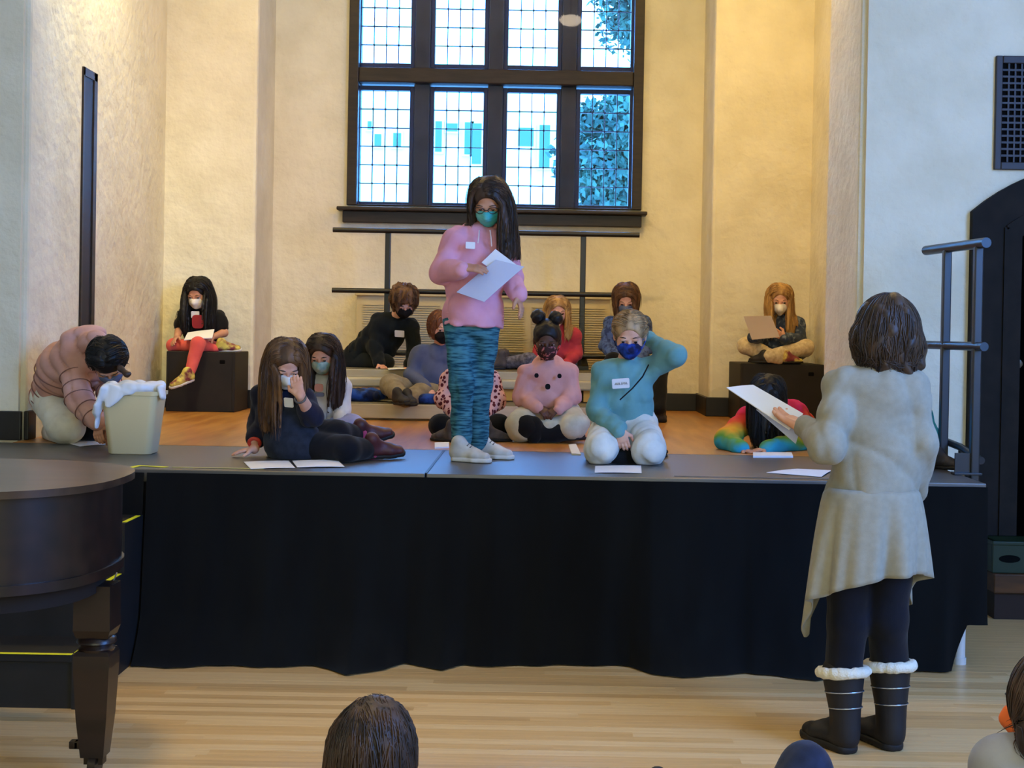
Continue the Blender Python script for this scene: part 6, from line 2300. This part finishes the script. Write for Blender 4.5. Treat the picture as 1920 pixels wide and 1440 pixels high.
# ================================================================== 16 child in cyan behind the woman
P = Person('child in cyan top sitting on the stage, mostly hidden behind the standing woman', 6.9,
           dict(head=(1676, 716, 0), neck=(1684, 758, .02), sa=(1650, 774, .02), sb=(1722, 772, .02), ea=(1645, 818, 0), wa=(1680, 842, -.12), eb=(1741, 816, -.02), wb=(1737, 852, -.12),
                pelvis=(1690, 850, .06), ka=(1650, 850, -.10), aa=(1715, 862, -.14), kb=(1738, 850, -.06), ab=(1750, 866, -.10)),
           (-.1, -.95, -.3), s=.95, skin=SK_L, base=(at(1690, 872, 6.9)[0], 6.9, ZS))
P.skin_body(1.0, ha=((.4, -.6, -.5), (0, .2, -.9), (.3, -.6, .7), .4), hb=((-.4, -.6, -.5), (0, .2, -.9), (-.3, -.6, .7), .4), hh=.004)
P.legs('trousers', F_NVD, r=(.07, .06, .048), fold=.004)
P.top('tee_shirt', F_CYAN, wh=(.125, .095), wc=(.12, .085), arm=(.054, .048, .036), t0=.0, fold=.0095)
P.hair(H_DBROWN, n=80, length=.22, seed=17)
P.shoe('b', at(1748, 880, 6.80), at(1792, 882, 6.66), L=.2, material=SH_DARK, sole=SOLE_D)
P.shoe('a', at(1715, 876, 6.78), at(1680, 880, 6.72), L=.2, material=SH_DARK, sole=SOLE_D)
P.check()

# ================================================================== 17 seated listener at the bottom edge
P = Person('seated listener with straight dark brown hair seen from behind at the bottom edge', 3.0,
           dict(head=(694, 1418, .02), neck=(690, 1490, 0), sa=(622, 1500, 0), sb=(754, 1500, 0), ea=(604, 1660, .05), wa=(650, 1740, .2), eb=(772, 1660, .05), wb=(726, 1740, .2),
                pelvis=(688, 1790, -.02), ka=(575, 1790, .22), aa=(720, 1835, .30), kb=(800, 1790, .22), ab=(656, 1835, .34)),
           (.10, .98, -.12), s=1.02, skin=SK_L, base=(at(688, 1870, 3.0)[0], 3.0, 0), back=True)
P.skin_body(.98, ha=((.5, .5, -.4), (0, 0, -.9), (0, .7, .4), .4), hb=((-.5, .5, -.4), (0, 0, -.9), (0, .7, .4), .4), hh=.005)
P.legs('leggings', F_BLACK, r=(.072, .064, .042), fold=.003, h=.012)
P.top('jumper', cloth('maroon_jumper', (70, 26, 40), (54, 20, 32)), wh=(.13, .1), wc=(.122, .088), arm=(.054, .048, .036), t0=-.02, fold=.0095, h=.011)
g = Sdf()
hc_ = P.J['head']; Rt = [P.r, P.f, P.u]
g.ell(at(706, 1394, 3.0), np.eye(3), (.074, .09, .102), .02)
g.ecap(at(690, 1400, 2.985), at(686, 1560, 2.96), V(1, 0, 0), .086, .075, .108, .07, .05)
P.hair(H_DBROWN, n=420, length=.40, seed=18, vol=.006, gravity=.6, spread=.2, cap=True, lmin=.9, radial=True, mass=0, kids=3, hug=5, shell=g, extra=[g.mesh(.006, streaks(.0016))])
for a, h0, t0_ in (('a', V(at(720, 1850, 3.33)[0], 3.33, 0), V(at(800, 1850, 3.33)[0], 3.36, 0)), ('b', V(at(656, 1850, 3.4)[0], 3.4, 0), V(at(580, 1850, 3.4)[0], 3.42, 0))):
    P.shoe(a, h0, t0_, L=.2, material=SH_DARK, sole=SOLE_D, h=.008)
P.check()

# ================================================================== 18 seated listener at the right edge
P = Person('seated listener in a light grey sweatshirt with an orange mask at the lower right corner', 3.0,
           dict(head=(1980, 1316, .04), neck=(1962, 1396, 0), sa=(1884, 1440, .02), sb=(2022, 1440, -.02), ea=(1852, 1560, .05), wa=(1890, 1660, .2), eb=(2046, 1580, .02), wb=(2010, 1680, .2),
                pelvis=(1958, 1740, -.02), ka=(1850, 1780, .22), aa=(1990, 1840, .30), kb=(2065, 1780, .22), ab=(1925, 1840, .34)),
           (-.84, .52, -.16), s=1.04, skin=SK_L, base=(at(1958, 1880, 3.0)[0], 3.0, 0), back=True)
P.skin_body(1.08, ha=((.5, .5, -.4), (0, 0, -.9), (0, .7, .4), .4), hb=((-.5, .5, -.4), (0, 0, -.9), (0, .7, .4), .4), hh=.005)
P.legs('leggings', F_BLACK, r=(.072, .064, .042), fold=.003, h=.012)
P.top('sweatshirt', F_GREY, wh=(.14, .105), wc=(.132, .095), arm=(.062, .054, .04), t0=-.02, fold=.006, h=.009, fs=.8, shr=.055)
P.mask(M_ORANGE, 'cloth', strap=M_WHITE, label='orange face mask')
g = Sdf()
hc_ = P.J['head']
g.ell(hc_ + V(-.006, -.025, .02), np.eye(3), (.098, .095, .104), .02)
g.ecap(hc_ + V(-.03, -.05, -.0), hc_ + V(-.068, -.09, -.075), V(1, .3, 0), .066, .05, .055, .03, .04)
g.ecap(hc_ + V(.02, -.06, -.02), hc_ + V(.02, -.09, -.16), V(1, 0, 0), .08, .05, .09, .035, .04)
P.hair(H_DBROWN, n=300, length=.20, seed=19, vol=.006, gravity=.6, spread=.2, cap=True, lmin=.85, radial=True, mass=0, kids=3, hug=5, shell=g, extra=[g.mesh(.006, streaks(.0016))])
for a, h0, t0_ in (('a', V(P.J['aa'][0], 3.32, 0), V(P.J['aa'][0] + .2, 3.34, 0)), ('b', V(P.J['ab'][0], 3.38, 0), V(P.J['ab'][0] - .2, 3.4, 0))):
    P.shoe(a, h0, t0_, L=.2, material=SH_DARK, sole=SOLE_D, h=.008)
P.check()

# ================================================================== 19 reclining listener, only a knee in view
xk = at(1512, 1436, 3.56)
P = Person('listener whose bent navy denim knee shows left of the woman\'s black boots', 3.3,
           dict(head=(0, .55, 2.90, .33), neck=(0, .56, 3.03, .27), sa=(0, .43, 3.06, .23), sb=(0, .69, 3.06, .23), ea=(0, .37, 2.94, .06), wa=(0, .39, 3.12, .03), eb=(0, .75, 2.94, .06), wb=(0, .73, 3.12, .03),
                pelvis=(0, .56, 3.34, .10), mid=(0, .56, 3.18, .18), ka=(0, xk[0], 3.56, xk[2] - .005), aa=(0, xk[0] + .02, 3.80, .09), kb=(0, .42, 3.64, .12), ab=(0, .38, 3.94, .08)),
           (-.2, .95, .1), s=1.05, skin=SK_L, base=(.56, 3.3, 0), back=True)
P.skin_body(1.03, ha=((0, .9, -.1), (0, 0, -1), (.7, .3, 0), .2), hb=((0, .9, -.1), (0, 0, -1), (-.7, .3, 0), .2), hh=.005)
P.legs('trousers', F_NVD, r=(.078, .058, .046), fold=.005, h=.009)
P.top('jumper', F_NAVY, wh=(.125, .095), wc=(.12, .085), arm=(.052, .046, .036), t0=-.02, fold=.0095, h=.011)
P.hair(H_DBROWN, n=60, length=.18, seed=20, floor=0.0)
P.shoe('a', P.J['aa'] * V(1, 1, 0) + V(0, -.02, 0), P.J['aa'] * V(1, 1, 0) + V(.02, .18, 0), L=.21, material=SH_DARK, sole=SOLE_D, h=.008)
P.shoe('b', V(.375, 3.97, .0), V(.36, 4.0, .19), up=(0, -1, .1), L=.21, material=SH_DARK, sole=SOLE_D, h=.008)
P.check()
